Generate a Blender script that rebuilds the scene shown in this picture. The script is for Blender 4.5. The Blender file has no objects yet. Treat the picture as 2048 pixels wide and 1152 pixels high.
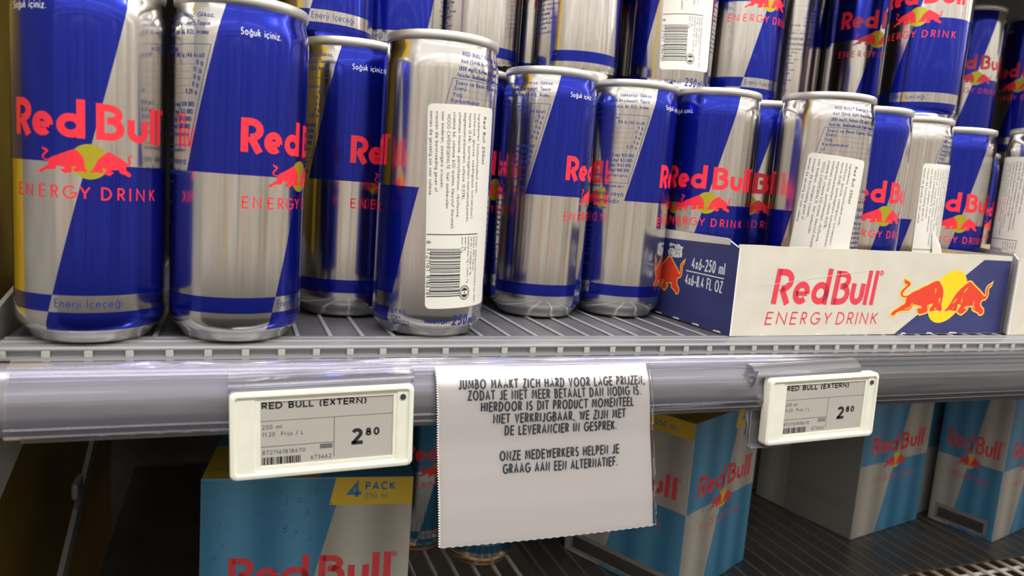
import bpy, bmesh, math, random
from mathutils import Vector, Matrix
from mathutils.geometry import tessellate_polygon
random.seed(7)
PI = math.pi
MM = 0.001
scn = bpy.context.scene
COL = scn.collection

# ------------------------------------------------------------------ camera
cam_d = bpy.data.cameras.new('camera'); cam = bpy.data.objects.new('camera', cam_d); COL.objects.link(cam)
YAW, PITCH, ROLL, FPX = 0.364733, 0.137406, -0.075575, 1473.35
fw = Vector((math.sin(YAW)*math.cos(PITCH), math.cos(YAW)*math.cos(PITCH), -math.sin(PITCH)))
rt = Vector((math.cos(YAW), -math.sin(YAW), 0)); dn = fw.cross(rt)
c_, s_ = math.cos(ROLL), math.sin(ROLL)
r2 = rt*c_ + dn*s_; d2 = dn*c_ - rt*s_
mw = Matrix.Identity(4)
for i in range(3):
    mw[i][0] = r2[i]; mw[i][1] = -d2[i]; mw[i][2] = -fw[i]
mw.translation = Vector((78.05, -320.81, 71.25))*MM
cam.matrix_world = mw
cam_d.sensor_fit = 'HORIZONTAL'; cam_d.sensor_width = 36; cam_d.lens = FPX/2048*36
cam_d.clip_start = 0.01; cam_d.clip_end = 50
cam_d.dof.use_dof = True; cam_d.dof.focus_distance = 0.37; cam_d.dof.aperture_fstop = 13
scn.camera = cam

# ------------------------------------------------------------------ view and world (the shop aisle all around)
scn.view_settings.view_transform = 'Standard'; scn.view_settings.look = 'None'
scn.view_settings.gamma = 1; scn.view_settings.use_curve_mapping = False
scn.view_settings.exposure = 0.0
W = bpy.data.worlds.new('shop'); scn.world = W; W.use_nodes = True
nt = W.node_tree; nt.nodes.clear()
def N(t, typ, **kw):
    n = t.nodes.new(typ)
    for k, v in kw.items(): setattr(n, k, v)
    return n
def ramp(t, fac, stops, interp='LINEAR'):
    r = N(t, 'ShaderNodeValToRGB'); r.color_ramp.interpolation = interp
    e = r.color_ramp.elements
    while len(e) < len(stops): e.new(0.5)
    for i, (p, c) in enumerate(stops):
        e[i].position = p; e[i].color = (*c, 1)
    t.links.new(fac, r.inputs[0]); return r.outputs[0]
def mth(t, op, a, b=None):
    n = N(t, 'ShaderNodeMath', operation=op)
    for i, v in enumerate((a, b)):
        if v is None: continue
        if isinstance(v, (int, float)): n.inputs[i].default_value = v
        else: t.links.new(v, n.inputs[i])
    return n.outputs[0]
def mixc(t, f, a, b, blend='MIX'):
    n = N(t, 'ShaderNodeMix', data_type='RGBA', blend_type=blend)
    for i, v in ((0, f), (6, a), (7, b)):
        if isinstance(v, (int, float)): n.inputs[i].default_value = v
        elif isinstance(v, tuple): n.inputs[i].default_value = (*v, 1)
        else: t.links.new(v, n.inputs[i])
    return n.outputs[2]
tc = N(nt, 'ShaderNodeTexCoord'); sep = N(nt, 'ShaderNodeSeparateXYZ'); nt.links.new(tc.outputs['Generated'], sep.inputs[0])
dx, dy, dz = sep.outputs
elev = mth(nt, 'ADD', mth(nt, 'MULTIPLY', dz, .5), .5)
basec = ramp(nt, elev, [(0, (.05, .048, .045)), (.36, (.08, .075, .07)), (.46, (.50, .46, .42)), (.50, (.85, .79, .71)), (.57, (1.0, .94, .87)), (.68, (1.9, 1.82, 1.72)), (.82, (1.3, 1.26, 1.2)), (1, (.60, .58, .56))])
mp = N(nt, 'ShaderNodeMapping'); nt.links.new(tc.outputs['Generated'], mp.inputs[0]); mp.inputs['Scale'].default_value = (9, 9, 1.3)
nz = N(nt, 'ShaderNodeTexNoise'); nz.inputs['Scale'].default_value = 1.6; nz.inputs['Detail'].default_value = 3; nt.links.new(mp.outputs[0], nz.inputs[0])
goods = ramp(nt, nz.outputs[0], [(0, (.30, .10, .05)), (.36, (.10, .09, .08)), (.41, (.95, .62, .26)), (.45, (1.15, 1.1, 1.0)), (.49, (.22, .20, .18)), (.53, (1.1, 1.03, .93)), (.57, (.80, .38, .32)), (.61, (.50, .60, .40)), (.66, (1.3, 1.22, 1.1)), (1, (.2, .25, .5))])
belt = mth(nt, 'MULTIPLY', ramp(nt, elev, [(0, (0, 0, 0)), (.40, (0, 0, 0)), (.45, (1, 1, 1)), (.60, (1, 1, 1)), (.68, (0, 0, 0)), (1, (0, 0, 0))]), .92)
col = mixc(nt, belt, basec, goods)
# rows of tube lights on the shop ceiling
lx = mth(nt, 'DIVIDE', dx, mth(nt, 'MAXIMUM', dz, .05)); ly = mth(nt, 'DIVIDE', dy, mth(nt, 'MAXIMUM', dz, .05))
row = mth(nt, 'LESS_THAN', mth(nt, 'FRACT', mth(nt, 'ADD', mth(nt, 'MULTIPLY', ly, .75), .4)), .13)
tube = mth(nt, 'MULTIPLY', row, mth(nt, 'LESS_THAN', mth(nt, 'FRACT', mth(nt, 'MULTIPLY', lx, .6)), .85))
tube = mth(nt, 'MULTIPLY', tube, mth(nt, 'GREATER_THAN', dz, .16))
col = mixc(nt, tube, col, (4.6, 4.4, 4.0))
bg = N(nt, 'ShaderNodeBackground'); nt.links.new(col, bg.inputs[0]); bg.inputs[1].default_value = 0.72
wo = N(nt, 'ShaderNodeOutputWorld'); nt.links.new(bg.outputs[0], wo.inputs[0])

# ------------------------------------------------------------------ lamps: the LED strip under the shelf above, the aisle tubes
def area(name, loc, rot, sx, sy, power, colr):
    d = bpy.data.lights.new(name, 'AREA'); d.shape = 'RECTANGLE'; d.size = sx; d.size_y = sy; d.energy = power; d.color = colr
    o = bpy.data.objects.new(name, d); o.location = loc; o.rotation_euler = rot; COL.objects.link(o); return o
area('led_strip', (0.70, -0.055, 0.360), (math.radians(10), 0, 0), 1.6, 0.012, 1.2, (1, .97, .92))
area('aisle_tube', (0.5, -0.75, 1.30), (math.radians(30), 0, 0), 2.4, 0.09, 34.0, (1, .96, .90))

# ------------------------------------------------------------------ material helpers
def mat(name, color=(.5, .5, .5), rough=.5, metal=0, coat=0, spec=.5):
    m = bpy.data.materials.new(name); m.use_nodes = True
    b = m.node_tree.nodes['Principled BSDF']
    b.inputs['Base Color'].default_value = (*color, 1); b.inputs['Roughness'].default_value = rough
    b.inputs['Metallic'].default_value = metal; b.inputs['Coat Weight'].default_value = coat
    b.inputs['Coat Roughness'].default_value = .06
    b.inputs['Specular IOR Level'].default_value = spec
    return m
def bsdf(m): return m.node_tree.nodes['Principled BSDF']
def noisy(m, scale, c1, c2, stretch=(1, 1, 1), bump=0.0, detail=4):
    t = m.node_tree; tcn = N(t, 'ShaderNodeTexCoord'); mpn = N(t, 'ShaderNodeMapping'); t.links.new(tcn.outputs['Object'], mpn.inputs[0])
    mpn.inputs['Scale'].default_value = stretch
    n = N(t, 'ShaderNodeTexNoise'); n.inputs['Scale'].default_value = scale; n.inputs['Detail'].default_value = detail
    t.links.new(mpn.outputs[0], n.inputs[0])
    t.links.new(ramp(t, n.outputs[0], [(.35, c1), (.65, c2)]), bsdf(m).inputs['Base Color'])
    if bump:
        b = N(t, 'ShaderNodeBump'); b.inputs['Strength'].default_value = bump; b.inputs['Distance'].default_value = .0005
        t.links.new(n.outputs[0], b.inputs['Height']); t.links.new(b.outputs[0], bsdf(m).inputs['Normal'])
    return m
def plastic_clear(name, tint, gloss=.12, milk=.10):
    m = bpy.data.materials.new(name); m.use_nodes = True; t = m.node_tree; t.nodes.clear()
    o = N(t, 'ShaderNodeOutputMaterial'); tr = N(t, 'ShaderNodeBsdfTransparent'); tr.inputs[0].default_value = (*tint, 1)
    gl = N(t, 'ShaderNodeBsdfGlossy'); gl.inputs[0].default_value = (1, 1, 1, 1); gl.inputs['Roughness'].default_value = .09
    df = N(t, 'ShaderNodeBsdfDiffuse'); df.inputs[0].default_value = (.80, .79, .86, 1)
    m1 = N(t, 'ShaderNodeMixShader'); m1.inputs[0].default_value = milk
    t.links.new(tr.outputs[0], m1.inputs[1]); t.links.new(df.outputs[0], m1.inputs[2])
    fr = N(t, 'ShaderNodeFresnel'); fr.inputs[0].default_value = 1.5
    f = mth(t, 'MAXIMUM', mth(t, 'MINIMUM', mth(t, 'ADD', fr.outputs[0], gloss), 1.0), 0.0)
    m2 = N(t, 'ShaderNodeMixShader'); t.links.new(f, m2.inputs[0]); t.links.new(m1.outputs[0], m2.inputs[1]); t.links.new(gl.outputs[0], m2.inputs[2])
    t.links.new(m2.outputs[0], o.inputs[0]); return m

M = {}
M['red'] = mat('ink_red', (.84, .022, .045), .38, 0, .25)
M['sun'] = mat('ink_yellow', (.50, .43, .02), .35, .55, .25)
M['ink'] = mat('ink_blue', (.012, .03, .22), .4)
M['pale'] = mat('ink_white', (.75, .77, .80), .4)
M['alu'] = noisy(mat('bare_aluminium', (.72, .71, .69), .33, 1), 60, (.66, .65, .63), (.76, .75, .73))
M['rim'] = mat('rim_aluminium', (.74, .72, .69), .42, .85)
M['paper'] = mat('sticker_paper', (.70, .69, .64), .55)
M['black'] = mat('ink_black', (.02, .02, .022), .5)
M['label_grey'] = mat('ink_grey', (.13, .13, .14), .5)

# painted can wall: u = arc length round the can, v = height, both from the uv map
def can_paint(paint=(.012, .024, .39), name='can_paint'):
    m = mat(name); t = m.node_tree; b = bsdf(m)
    uv = N(t, 'ShaderNodeUVMap'); sp = N(t, 'ShaderNodeSeparateXYZ'); t.links.new(uv.outputs[0], sp.inputs[0])
    s = mth(t, 'MULTIPLY', mth(t, 'SUBTRACT', sp.outputs[0], .5), 166.504); z = mth(t, 'MULTIPLY', sp.outputs[1], 135.)
    lin = lambda a, k: mth(t, 'ADD', mth(t, 'MULTIPLY', z, k), a)
    gt = lambda a, bb: mth(t, 'GREATER_THAN', a, bb)
    lt = lambda a, bb: mth(t, 'LESS_THAN', a, bb)
    def AND(*x):
        r = x[0]
        for y in x[1:]: r = mth(t, 'MULTIPLY', r, y)
        return r
    d1 = lin(-16.25, .24); L = lin(-49-.235*67.5, .235); R = lin(49-.22*67.6, .22); B = lin(-65-.2*18, .2)
    U = AND(gt(z, 67.6), lt(z, 131), gt(s, L), lt(s, d1))
    Lo = AND(gt(z, 19.2), lt(z, 67.6), gt(s, d1), lt(s, R))
    Ba = AND(gt(z, 12.8), lt(z, 19.2), gt(s, B), lt(s, d1))
    Bo = AND(gt(z, 5.6), lt(z, 12.8), gt(s, d1), lt(s, R))
    blue = mth(t, 'MINIMUM', mth(t, 'ADD', mth(t, 'ADD', U, Lo), mth(t, 'ADD', Ba, Bo)), 1.0)
    t.links.new(mixc(t, blue, (.73, .71, .685), paint), b.inputs['Base Color'])
    t.links.new(mth(t, 'SUBTRACT', 1.0, mth(t, 'MULTIPLY', blue, .16)), b.inputs['Metallic'])
    t.links.new(mth(t, 'ADD', mth(t, 'MULTIPLY', blue, .05), .16), b.inputs['Roughness'])
    b.inputs['Coat Weight'].default_value = .35
    # drawn aluminium: faint vertical streaks
    mpn = N(t, 'ShaderNodeMapping'); t.links.new(uv.outputs[0], mpn.inputs[0]); mpn.inputs['Scale'].default_value = (1, .02, 1)
    n = N(t, 'ShaderNodeTexNoise'); n.inputs['Scale'].default_value = 90; n.inputs['Detail'].default_value = 3; t.links.new(mpn.outputs[0], n.inputs[0])
    bp = N(t, 'ShaderNodeBump'); bp.inputs['Strength'].default_value = .09; bp.inputs['Distance'].default_value = .0002
    t.links.new(n.outputs[0], bp.inputs['Height']); t.links.new(bp.outputs[0], b.inputs['Normal'])
    return m
M['can'] = can_paint()

# ------------------------------------------------------------------ stroke lettering
def arc(cx, cy, rx, ry, a0, a1, n=None):
    n = n or max(3, int(abs(a1-a0)/24))
    return [(cx+rx*math.cos(math.radians(a0+(a1-a0)*i/n)), cy+ry*math.sin(math.radians(a0+(a1-a0)*i/n))) for i in range(n+1)]
X = .62
bowl = arc(.28, X/2, .28, X/2, 0, 360, 14)
GL = {
 ' ': (.25, []),
 'A': (.70, [[(0, 0), (.35, 1), (.70, 0)], [(.13, .33), (.57, .33)]]),
 'B': (.50, [[(0, 0), (0, 1), (.22, 1)]+arc(.22, .77, .21, .23, 90, -90)+[(0, .54)], [(.22, .54)]+arc(.23, .27, .27, .27, 90, -90)+[(0, 0)]]),
 'C': (.74, [arc(.46, .5, .46, .5, 48, 312, 12)]),
 'D': (.66, [[(.2, 0), (0, 0), (0, 1), (.2, 1)]+arc(.2, .5, .46, .5, 90, -90, 9)]),
 'E': (.44, [[(.44, 1), (0, 1), (0, 0), (.44, 0)], [(0, .52), (.40, .52)]]),
 'F': (.42, [[(.42, 1), (0, 1), (0, 0)], [(0, .52), (.38, .52)]]),
 'G': (.86, [arc(.48, .5, .48, .5, 45, 355, 14)+[(.52, .47)]]),
 'H': (.60, [[(0, 0), (0, 1)], [(.60, 0), (.60, 1)], [(0, .52), (.60, .52)]]),
 'I': (.02, [[(0, 0), (0, 1)]]),
 'J': (.34, [[(.34, 1), (.34, .2)]+arc(.17, .2, .17, .2, 0, -165)]),
 'K': (.56, [[(0, 0), (0, 1)], [(.52, 1), (.02, .46)], [(.14, .58), (.57, 0)]]),
 'L': (.40, [[(0, 1), (0, 0), (.40, 0)]]),
 'M': (.84, [[(0, 0), (.10, 1), (.42, .18), (.74, 1), (.84, 0)]]),
 'N': (.64, [[(0, 0), (0, 1), (.64, 0), (.64, 1)]]),
 'O': (.90, [arc(.45, .5, .45, .5, 0, 360, 18)]),
 'P': (.48, [[(0, 0), (0, 1), (.22, 1)]+arc(.22, .74, .25, .26, 90, -90)+[(0, .48)]]),
 'Q': (.90, [arc(.45, .5, .45, .5, 0, 360, 18), [(.5, .3), (.9, -.05)]]),
 'R': (.52, [[(0, 0), (0, 1), (.22, 1)]+arc(.22, .74, .25, .26, 90, -90)+[(.02, .48)], [(.20, .48), (.52, 0)]]),
 'S': (.48, [arc(.25, .75, .21, .25, 35, 260)+arc(.24, .26, .24, .26, 80, -145)]),
 'T': (.50, [[(0, 1), (.50, 1)], [(.25, 1), (.25, 0)]]),
 'U': (.56, [[(0, 1), (0, .28)]+arc(.28, .28, .28, .28, 180, 360, 8)+[(.56, 1)]]),
 'V': (.62, [[(0, 1), (.31, 0), (.62, 1)]]),
 'W': (.96, [[(0, 1), (.24, 0), (.48, .9), (.72, 0), (.96, 1)]]),
 'X': (.58, [[(0, 0), (.56, 1)], [(.02, 1), (.58, 0)]]),
 'Y': (.58, [[(0, 1), (.29, .46), (.58, 1)], [(.29, .46), (.29, 0)]]),
 'Z': (.52, [[(.02, 1), (.52, 1), (0, 0), (.52, 0)]]),
 'a': (.56, [bowl, [(.56, X), (.56, 0)]]),
 'b': (.56, [bowl, [(0, 1.03), (0, 0)]]),
 'c': (.48, [arc(.28, X/2, .28, X/2, 45, 315, 9)]),
 'd': (.56, [bowl, [(.56, 1.03), (.56, 0)]]),
 'e': (.56, [[(.02, .31), (.56, .31)]+arc(.28, X/2, .28, X/2, 10, 318, 12)]),
 'f': (.26, [[(.10, 0), (.10, .8)]+arc(.26, .84, .16, .18, 180, 80), [(0, .6), (.26, .6)]]),
 'g': (.56, [bowl, [(.56, X), (.56, -.06)]+arc(.29, -.06, .27, .22, 0, -150)]),
 'h': (.46, [[(0, 1.03), (0, 0)], [(0, .36)]+arc(.23, .38, .23, .24, 180, 0)+[(.46, 0)]]),
 'i': (.02, [[(0, 0), (0, X)], [(0, .84), (0, .94)]]),
 'ı': (.02, [[(0, 0), (0, X)]]),
 'j': (.02, [[(0, X), (0, -.15)]+[(-.06, -.25)], [(0, .84), (0, .94)]]),
 'k': (.42, [[(0, 1.03), (0, 0)], [(.38, X), (.02, .28)], [(.12, .37), (.43, 0)]]),
 'l': (.02, [[(0, 1.03), (0, 0)]]),
 'm': (.76, [[(0, X), (0, 0)], [(0, .40)]+arc(.19, .42, .19, .20, 180, 0)+[(.38, 0)], [(.38, .40)]+arc(.57, .42, .19, .20, 180, 0)+[(.76, 0)]]),
 'n': (.46, [[(0, X), (0, 0)], [(0, .36)]+arc(.23, .38, .23, .24, 180, 0)+[(.46, 0)]]),
 'o': (.56, [bowl]),
 'p': (.56, [bowl, [(0, X), (0, -.3)]]),
 'q': (.56, [bowl, [(.56, X), (.56, -.3)]]),
 'r': (.26, [[(0, X), (0, 0)], arc(.20, .34, .20, .26, 180, 60)]),
 's': (.34, [arc(.17, .465, .15, .155, 35, 260, 6)+arc(.17, .16, .17, .16, 80, -145, 6)]),
 't': (.26, [[(.12, .88), (.12, 0)], [(0, X), (.26, X)]]),
 'u': (.46, [[(0, X), (0, .23)]+arc(.23, .23, .23, .23, 180, 360, 7), [(.46, X), (.46, 0)]]),
 'v': (.46, [[(0, X), (.23, 0), (.46, X)]]),
 'w': (.74, [[(0, X), (.18, 0), (.37, .56), (.56, 0), (.74, X)]]),
 'x': (.44, [[(0, 0), (.42, X)], [(.02, X), (.44, 0)]]),
 'y': (.46, [[(0, X), (.23, .03)], [(.46, X), (.12, -.3)]]),
 'z': (.42, [[(.02, X), (.42, X), (0, 0), (.42, 0)]]),
 '0': (.52, [arc(.26, .5, .26, .5, 0, 360, 16)]),
 '1': (.22, [[(0, .84), (.2, 1), (.2, 0)]]),
 '2': (.50, [arc(.25, .74, .24, .26, 165, -35)+[(0, 0), (.52, 0)]]),
 '3': (.48, [arc(.23, .76, .20, .24, 150, -75)+[(.2, .53)], [(.2, .53)]+arc(.23, .27, .25, .27, 75, -155)]),
 '4': (.56, [[(.42, 0), (.42, 1), (0, .27), (.56, .27)]]),
 '5': (.48, [[(.44, 1), (.12, 1), (.06, .56)]+arc(.22, .32, .26, .32, 115, -150)]),
 '6': (.50, [[(.36, 1), (.05, .42)], arc(.25, .29, .25, .29, 0, 360, 12)]),
 '7': (.48, [[(0, 1), (.48, 1), (.14, 0)]]),
 '8': (.48, [arc(.24, .76, .20, .24, 0, 360, 12), arc(.24, .26, .24, .26, 0, 360, 12)]),
 '9': (.50, [[(.14, 0), (.45, .58)], arc(.25, .71, .25, .29, 0, 360, 12)]),
 '.': (.02, [[(0, 0), (0, .09)]]), ',': (.06, [[(.05, .08), (0, -.16)]]),
 ':': (.02, [[(0, 0), (0, .09)], [(0, .48), (0, .57)]]), '-': (.28, [[(0, .36), (.28, .36)]]), '/': (.36, [[(0, -.08), (.36, 1.04)]]),
 '(': (.16, [arc(.42, .42, .42, .72, 130, 230, 6)]), ')': (.16, [arc(-.26, .42, .42, .72, 50, -50, 6)]),
 '%': (.74, [arc(.15, .78, .15, .2, 0, 360, 8), arc(.59, .22, .15, .2, 0, 360, 8), [(.12, 0), (.62, 1)]]),
 '®': (.40, [arc(.2, .82, .2, .2, 0, 360, 12), [(.14, .72), (.14, .92), (.25, .88), (.15, .82), (.26, .72)]]),
}
def _acc(base, extra): w, s = GL[base]; return (w, list(s)+extra)
GL['ğ'] = _acc('g', [arc(.28, .92, .14, .12, 200, 340, 4)]); GL['ç'] = _acc('c', [[(.27, 0), (.27, -.2)]]); GL['İ'] = _acc('I', [[(0, 1.16), (0, 1.26)]])
GL['ö'] = _acc('o', [[(.18, .8), (.18, .9)], [(.38, .8), (.38, .9)]]); GL['ü'] = _acc('u', [[(.12, .8), (.12, .9)], [(.34, .8), (.34, .9)]])
GL['ş'] = _acc('s', [[(.17, 0), (.17, -.2)]]); GL['Ö'] = _acc('O', [[(.3, 1.12), (.3, 1.22)], [(.6, 1.12), (.6, 1.22)]])

class Flat:
    """Flat artwork in mm: convex faces and polygons with a material key and a small lift."""
    def __init__(self): self.f = []
    def quad(self, pts, m, lift=0): self.f.append((list(pts), m, lift))
    def rect(self, x0, y0, x1, y1, m, lift=0): self.quad([(x0, y0), (x1, y0), (x1, y1), (x0, y1)], m, lift)
    def poly(self, pts, m, lift=0):
        for tri in tessellate_polygon([[Vector((x, y, 0)) for x, y in pts]]):
            p = [pts[i] for i in tri]
            ar = (p[1][0]-p[0][0])*(p[2][1]-p[0][1])-(p[2][0]-p[0][0])*(p[1][1]-p[0][1])
            self.quad(p if ar > 0 else p[::-1], m, lift)
    def ribbon(self, pts, w, m, lift=0):
        P = [Vector(p) for p in pts]
        P = [P[0]]+[b for a, b in zip(P, P[1:]) if (b-a).length > 1e-6]
        if len(P) < 2: return
        closed = (P[0]-P[-1]).length < 1e-4
        n = len(P); offs = []
        seg = [(P[i+1]-P[i]).normalized() for i in range(n-1)]
        for i in range(n):
            if closed and i in (0, n-1): a, b = seg[-1], seg[0]
            else: a = seg[max(i-1, 0)]; b = seg[min(i, n-2)]
            na = Vector((-a.y, a.x)); nb = Vector((-b.y, b.x)); mm = na+nb
            if mm.length < .35: mm = nb*1.0; k = 1.0
            else: mm.normalize(); k = min(1/max(mm.dot(nb), .2), 2.2)
            offs.append(mm*(w/2*k))
        for i in range(n-1):
            a, b, oa, ob = P[i], P[i+1], offs[i], offs[i+1]
            self.quad([tuple(a-oa), tuple(b-ob), tuple(b+ob), tuple(a+oa)], m, lift)
    def text(self, s, x0, y0, cap, w, m, width=None, track=.20, slant=0, align='l', lift=0, rot=None):
        """w stroke in mm, cap height in mm; width squeezes the line to that many mm. rot=(ox,oy,deg) turns the line about a point."""
        gl = [GL.get(ch) or GL['o'] for ch in s]
        nat = (sum(g[0] for g in gl)+track*(len(gl)-1))*cap; ink = w*len(gl)
        if width and width < ink+nat*.25: w = min(w, (width-nat*.25)/len(gl)) if width > nat*.3 else w*.6; ink = w*len(gl)
        ys = (cap-w)/cap
        k = (width-ink)/nat if width else max((nat-ink*.55)/nat, .35)
        full = nat*k+ink
        if align == 'c': x0 -= full/2
        elif align == 'r': x0 -= full
        pos = 0
        for g in gl:
            for st in g[1]:
                pts = []
                st = list(st)
                for e, f in ((0, 1), (-1, -2)):      # square off the free ends of level strokes
                    if abs(st[e][1]-st[f][1]) < 1e-6 and st[0] != st[-1]:
                        sg = 1 if st[e][0] > st[f][0] else -1
                        if st[e][0] in (0, g[0]) or abs(st[e][0]-g[0]) < .05: st[e] = (st[e][0]+sg*w/2/(cap*k), st[e][1])
                for px, py in st:
                    yy = w/2+py*ys*cap; xx = pos+w/2+px*cap*k+slant*yy
                    xx += x0; yy += y0
                    if rot:
                        c, sn = math.cos(math.radians(rot[2])), math.sin(math.radians(rot[2])); ax, ay = xx-rot[0], yy-rot[1]
                        xx, yy = rot[0]+ax*c-ay*sn, rot[1]+ax*sn+ay*c
                    pts.append((xx, yy))
                self.ribbon(pts, w, m, lift)
            pos += g[0]*cap*k+w+track*cap*k
        return full
    def move(self, fn):
        self.f = [([fn(*p) for p in q], m, l) for q, m, l in self.f]
    def mesh(self, name, mapfn, mats, cut=None, lift0=.05):
        """mapfn(x, y, lift) -> point in mm; cut: slice width in mm so the art can bend round a can."""
        bm = bmesh.new(); keys = list(mats)
        for pts, m, lift in self.f:
            vs = [bm.verts.new((x, y, lift)) for x, y in pts]
            try: f = bm.faces.new(vs); f.material_index = keys.index(m)
            except ValueError: pass
        if cut:
            xs = [v.co.x for v in bm.verts]; a = math.floor(min(xs)/cut)*cut
            while a < max(xs):
                big = [f for f in bm.faces if min(v.co.x for v in f.verts) < a-1e-4 and max(v.co.x for v in f.verts) > a+1e-4]
                if big:
                    ge = set(big)
                    for f in big: ge.update(f.edges); ge.update(f.verts)
                    bmesh.ops.bisect_plane(bm, geom=list(ge), plane_co=(a, 0, 0), plane_no=(1, 0, 0))
                a += cut
            for a in [z for r, z in PROFILE if z < 12 or z > 118]:
                big = [f for f in bm.faces if min(v.co.y for v in f.verts) < a-1e-4 and max(v.co.y for v in f.verts) > a+1e-4]
                if big:
                    ge = set(big)
                    for f in big: ge.update(f.edges); ge.update(f.verts)
                    bmesh.ops.bisect_plane(bm, geom=list(ge), plane_co=(0, a, 0), plane_no=(0, 1, 0))
        for v in bm.verts: v.co = Vector(mapfn(v.co.x, v.co.y, v.co.z+lift0))*MM
        me = bpy.data.meshes.new(name); bm.to_mesh(me); bm.free()
        for k in keys: me.materials.append(M[k])
        return me

# ------------------------------------------------------------------ the two charging bulls and the sun
BULL_L = [(270,270),(295,303),(350,320),(378,355),(375,380),(350,410),(300,460),(265,510),(262,545),(285,570),(320,572),(370,555),(420,515),(480,480),(540,455),(600,415),(680,380),(740,340),(810,305),(870,293),(905,320),(940,370),(975,430),(995,500),(998,570),(992,640),(990,700),(1000,760),(1022,808),(1003,812),(985,842),(945,818),(900,812),(850,832),(790,838),(785,800),(800,760),(838,712),(800,700),(757,718),(765,770),(750,820),(738,852),(690,868),(620,887),(585,868),(568,830),(553,795),(580,783),(640,778),(620,740),(560,730),(500,715),(468,722),(460,770),(420,815),(370,825),(300,825),(260,835),(220,850),(185,880),(170,907),(98,902),(130,850),(165,815),(215,790),(260,745),(310,720),(335,690),(330,640),(345,590),(300,602),(255,585),(230,550),(228,510),(245,465),(290,420),(330,378),(300,365),(265,340),(258,300)]
BULL_R = [(1905,305),(1892,352),(1852,396),(1842,430),(1852,500),(1845,560),(1815,605),(1770,615),(1740,640),(1733,690),(1745,740),(1782,770),(1812,800),(1818,850),(1795,887),(1745,887),(1720,855),(1680,835),(1640,820),(1600,800),(1588,760),(1605,722),(1560,733),(1470,740),(1420,770),(1487,795),(1470,820),(1420,870),(1390,887),(1330,860),(1310,830),(1330,780),(1365,722),(1300,700),(1300,760),(1285,832),(1250,825),(1180,815),(1130,815),(1090,842),(1062,815),(1110,770),(1150,700),(1180,630),(1215,550),(1260,480),(1310,420),(1370,365),(1430,310),(1470,293),(1510,315),(1560,365),(1620,410),(1680,455),(1740,510),(1790,560),(1815,545),(1815,500),(1805,440),(1815,395),(1850,352),(1888,325)]
MARKS = [[(835,425),(850,470),(838,515)], [(920,645),(945,605),(950,690)], [(868,795),(900,775)], [(1445,405),(1410,440),(1380,490)], [(1200,690),(1235,640),(1262,605)], [(1218,765),(1222,785)], [(465,690),(420,775),(340,800)], [(1365,600),(1362,680)], [(1605,650),(1600,720),(1640,800)], [(740,720),(745,790)]]
def emblem(F, cx, cy, kx, ky, shear, sunr, m_sun, outline=None, marks=None, bulls='lr', lift=.02):
    T = lambda p: (cx+(p[0]-1085+shear*(570-p[1])*-1)*kx, cy+(570-p[1])*ky)
    if sunr:
        sk = sunr[2] if len(sunr) > 2 else 0
        F.poly([(cx+sunr[0]*math.cos(a)+sk*sunr[1]*math.sin(a), cy+sunr[1]*math.sin(a)) for a in [i*2*PI/40 for i in range(40)]], m_sun, lift)
    for k, poly in (('l', BULL_L), ('r', BULL_R)):
        if k not in bulls: continue
        pp = [T(p) for p in poly]
        if outline: F.ribbon(pp+[pp[0]], outline, 'outline', lift+.02)
        F.poly(pp, 'red', lift+.04)
    if marks:
        for mk in MARKS:
            if ('l' if mk[0][0] < 1050 else 'r') in bulls: F.ribbon([T(p) for p in mk], marks, 'outline', lift+.06)

# heavy geometric wordmark: each letter in its own box (x0, x1) as it is set on the pack
def wordmark(F, boxes, y0, cap, m, w, slant=0, lift=.02, reg=True):
    def st(pts, x0, ww): F.ribbon([(x0+x+slant*y, y0+y) for x, y in pts], ww, m, lift)
    h = w/2; xh = cap*.66
    def LS(L, n):
        return max(L, .1)
    (a, b), (c, d), (e, f), (g, i), (j, k), (l1, l2), (l3, l4) = boxes
    # R
    wd = b-a; top = cap-h; mid = cap*.44
    st([(h, 0), (h, cap)], a, w)
    st([(h, top), (wd*.45, top)]+arc(wd*.45, (top+mid)/2, wd*.55-h, (top-mid)/2, 90, -90, 8)+[(wd*.40, mid)], a, w)
    st([(wd*.42, mid+h*.2), (wd-h*1.05, 0)], a, w*1.05)
    # e
    wd = d-c; ry = xh/2-h; rx = wd/2-h
    st([(h*1.2, xh*.47), (wd-h*.9, xh*.47)], c, w*.72)
    st(arc(wd/2, xh/2, rx, ry, -6, 315, 18), c, w)
    # d
    wd = f-e; rx = wd/2-h
    st(arc(rx+h, xh/2, rx, ry, 0, 360, 22), e, w); st([(wd-h, 0), (wd-h, cap*1.05)], e, w)
    # B
    wd = i-g; top = cap-h
    st([(h, 0), (h, cap)], g, w)
    m2 = cap*.545
    st([(h, top), (wd*.45, top)]+arc(wd*.45, (top+m2)/2, wd*.48-h, (top-m2)/2, 90, -90, 8)+[(w*1.3, m2)], g, w*.95)
    st([(wd*.5, m2)]+arc(wd*.5, (m2+h)/2, wd*.5-h, (m2-h)/2, 90, -90, 8)+[(h, h)], g, w)
    # u
    wd = k-j; rx = wd/2-h
    st([(h, xh*.97)]+[(h, xh*.45)]+arc(wd/2, xh*.45, rx, xh*.45-h, 180, 360, 10)+[(wd-h, xh*.97)], j, w)
    for p, q in ((l1, l2), (l3, l4)): st([((q-p)/2, 0), ((q-p)/2, cap*1.04)], p, q-p)
    if reg:
        r = cap*.055; cx = l4+r*1.8; cy = cap*.97
        F.ribbon([(cx+slant*cy+r*math.cos(t)*1.2, y0+cy+r*math.sin(t)*1.2) for t in [q*2*PI/12 for q in range(13)]], r*.5, m, lift)
        F.rect(cx+slant*cy-r*.4, y0+cy-r*.5, cx+slant*cy+r*.4, y0+cy+r*.5, m, lift)

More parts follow.
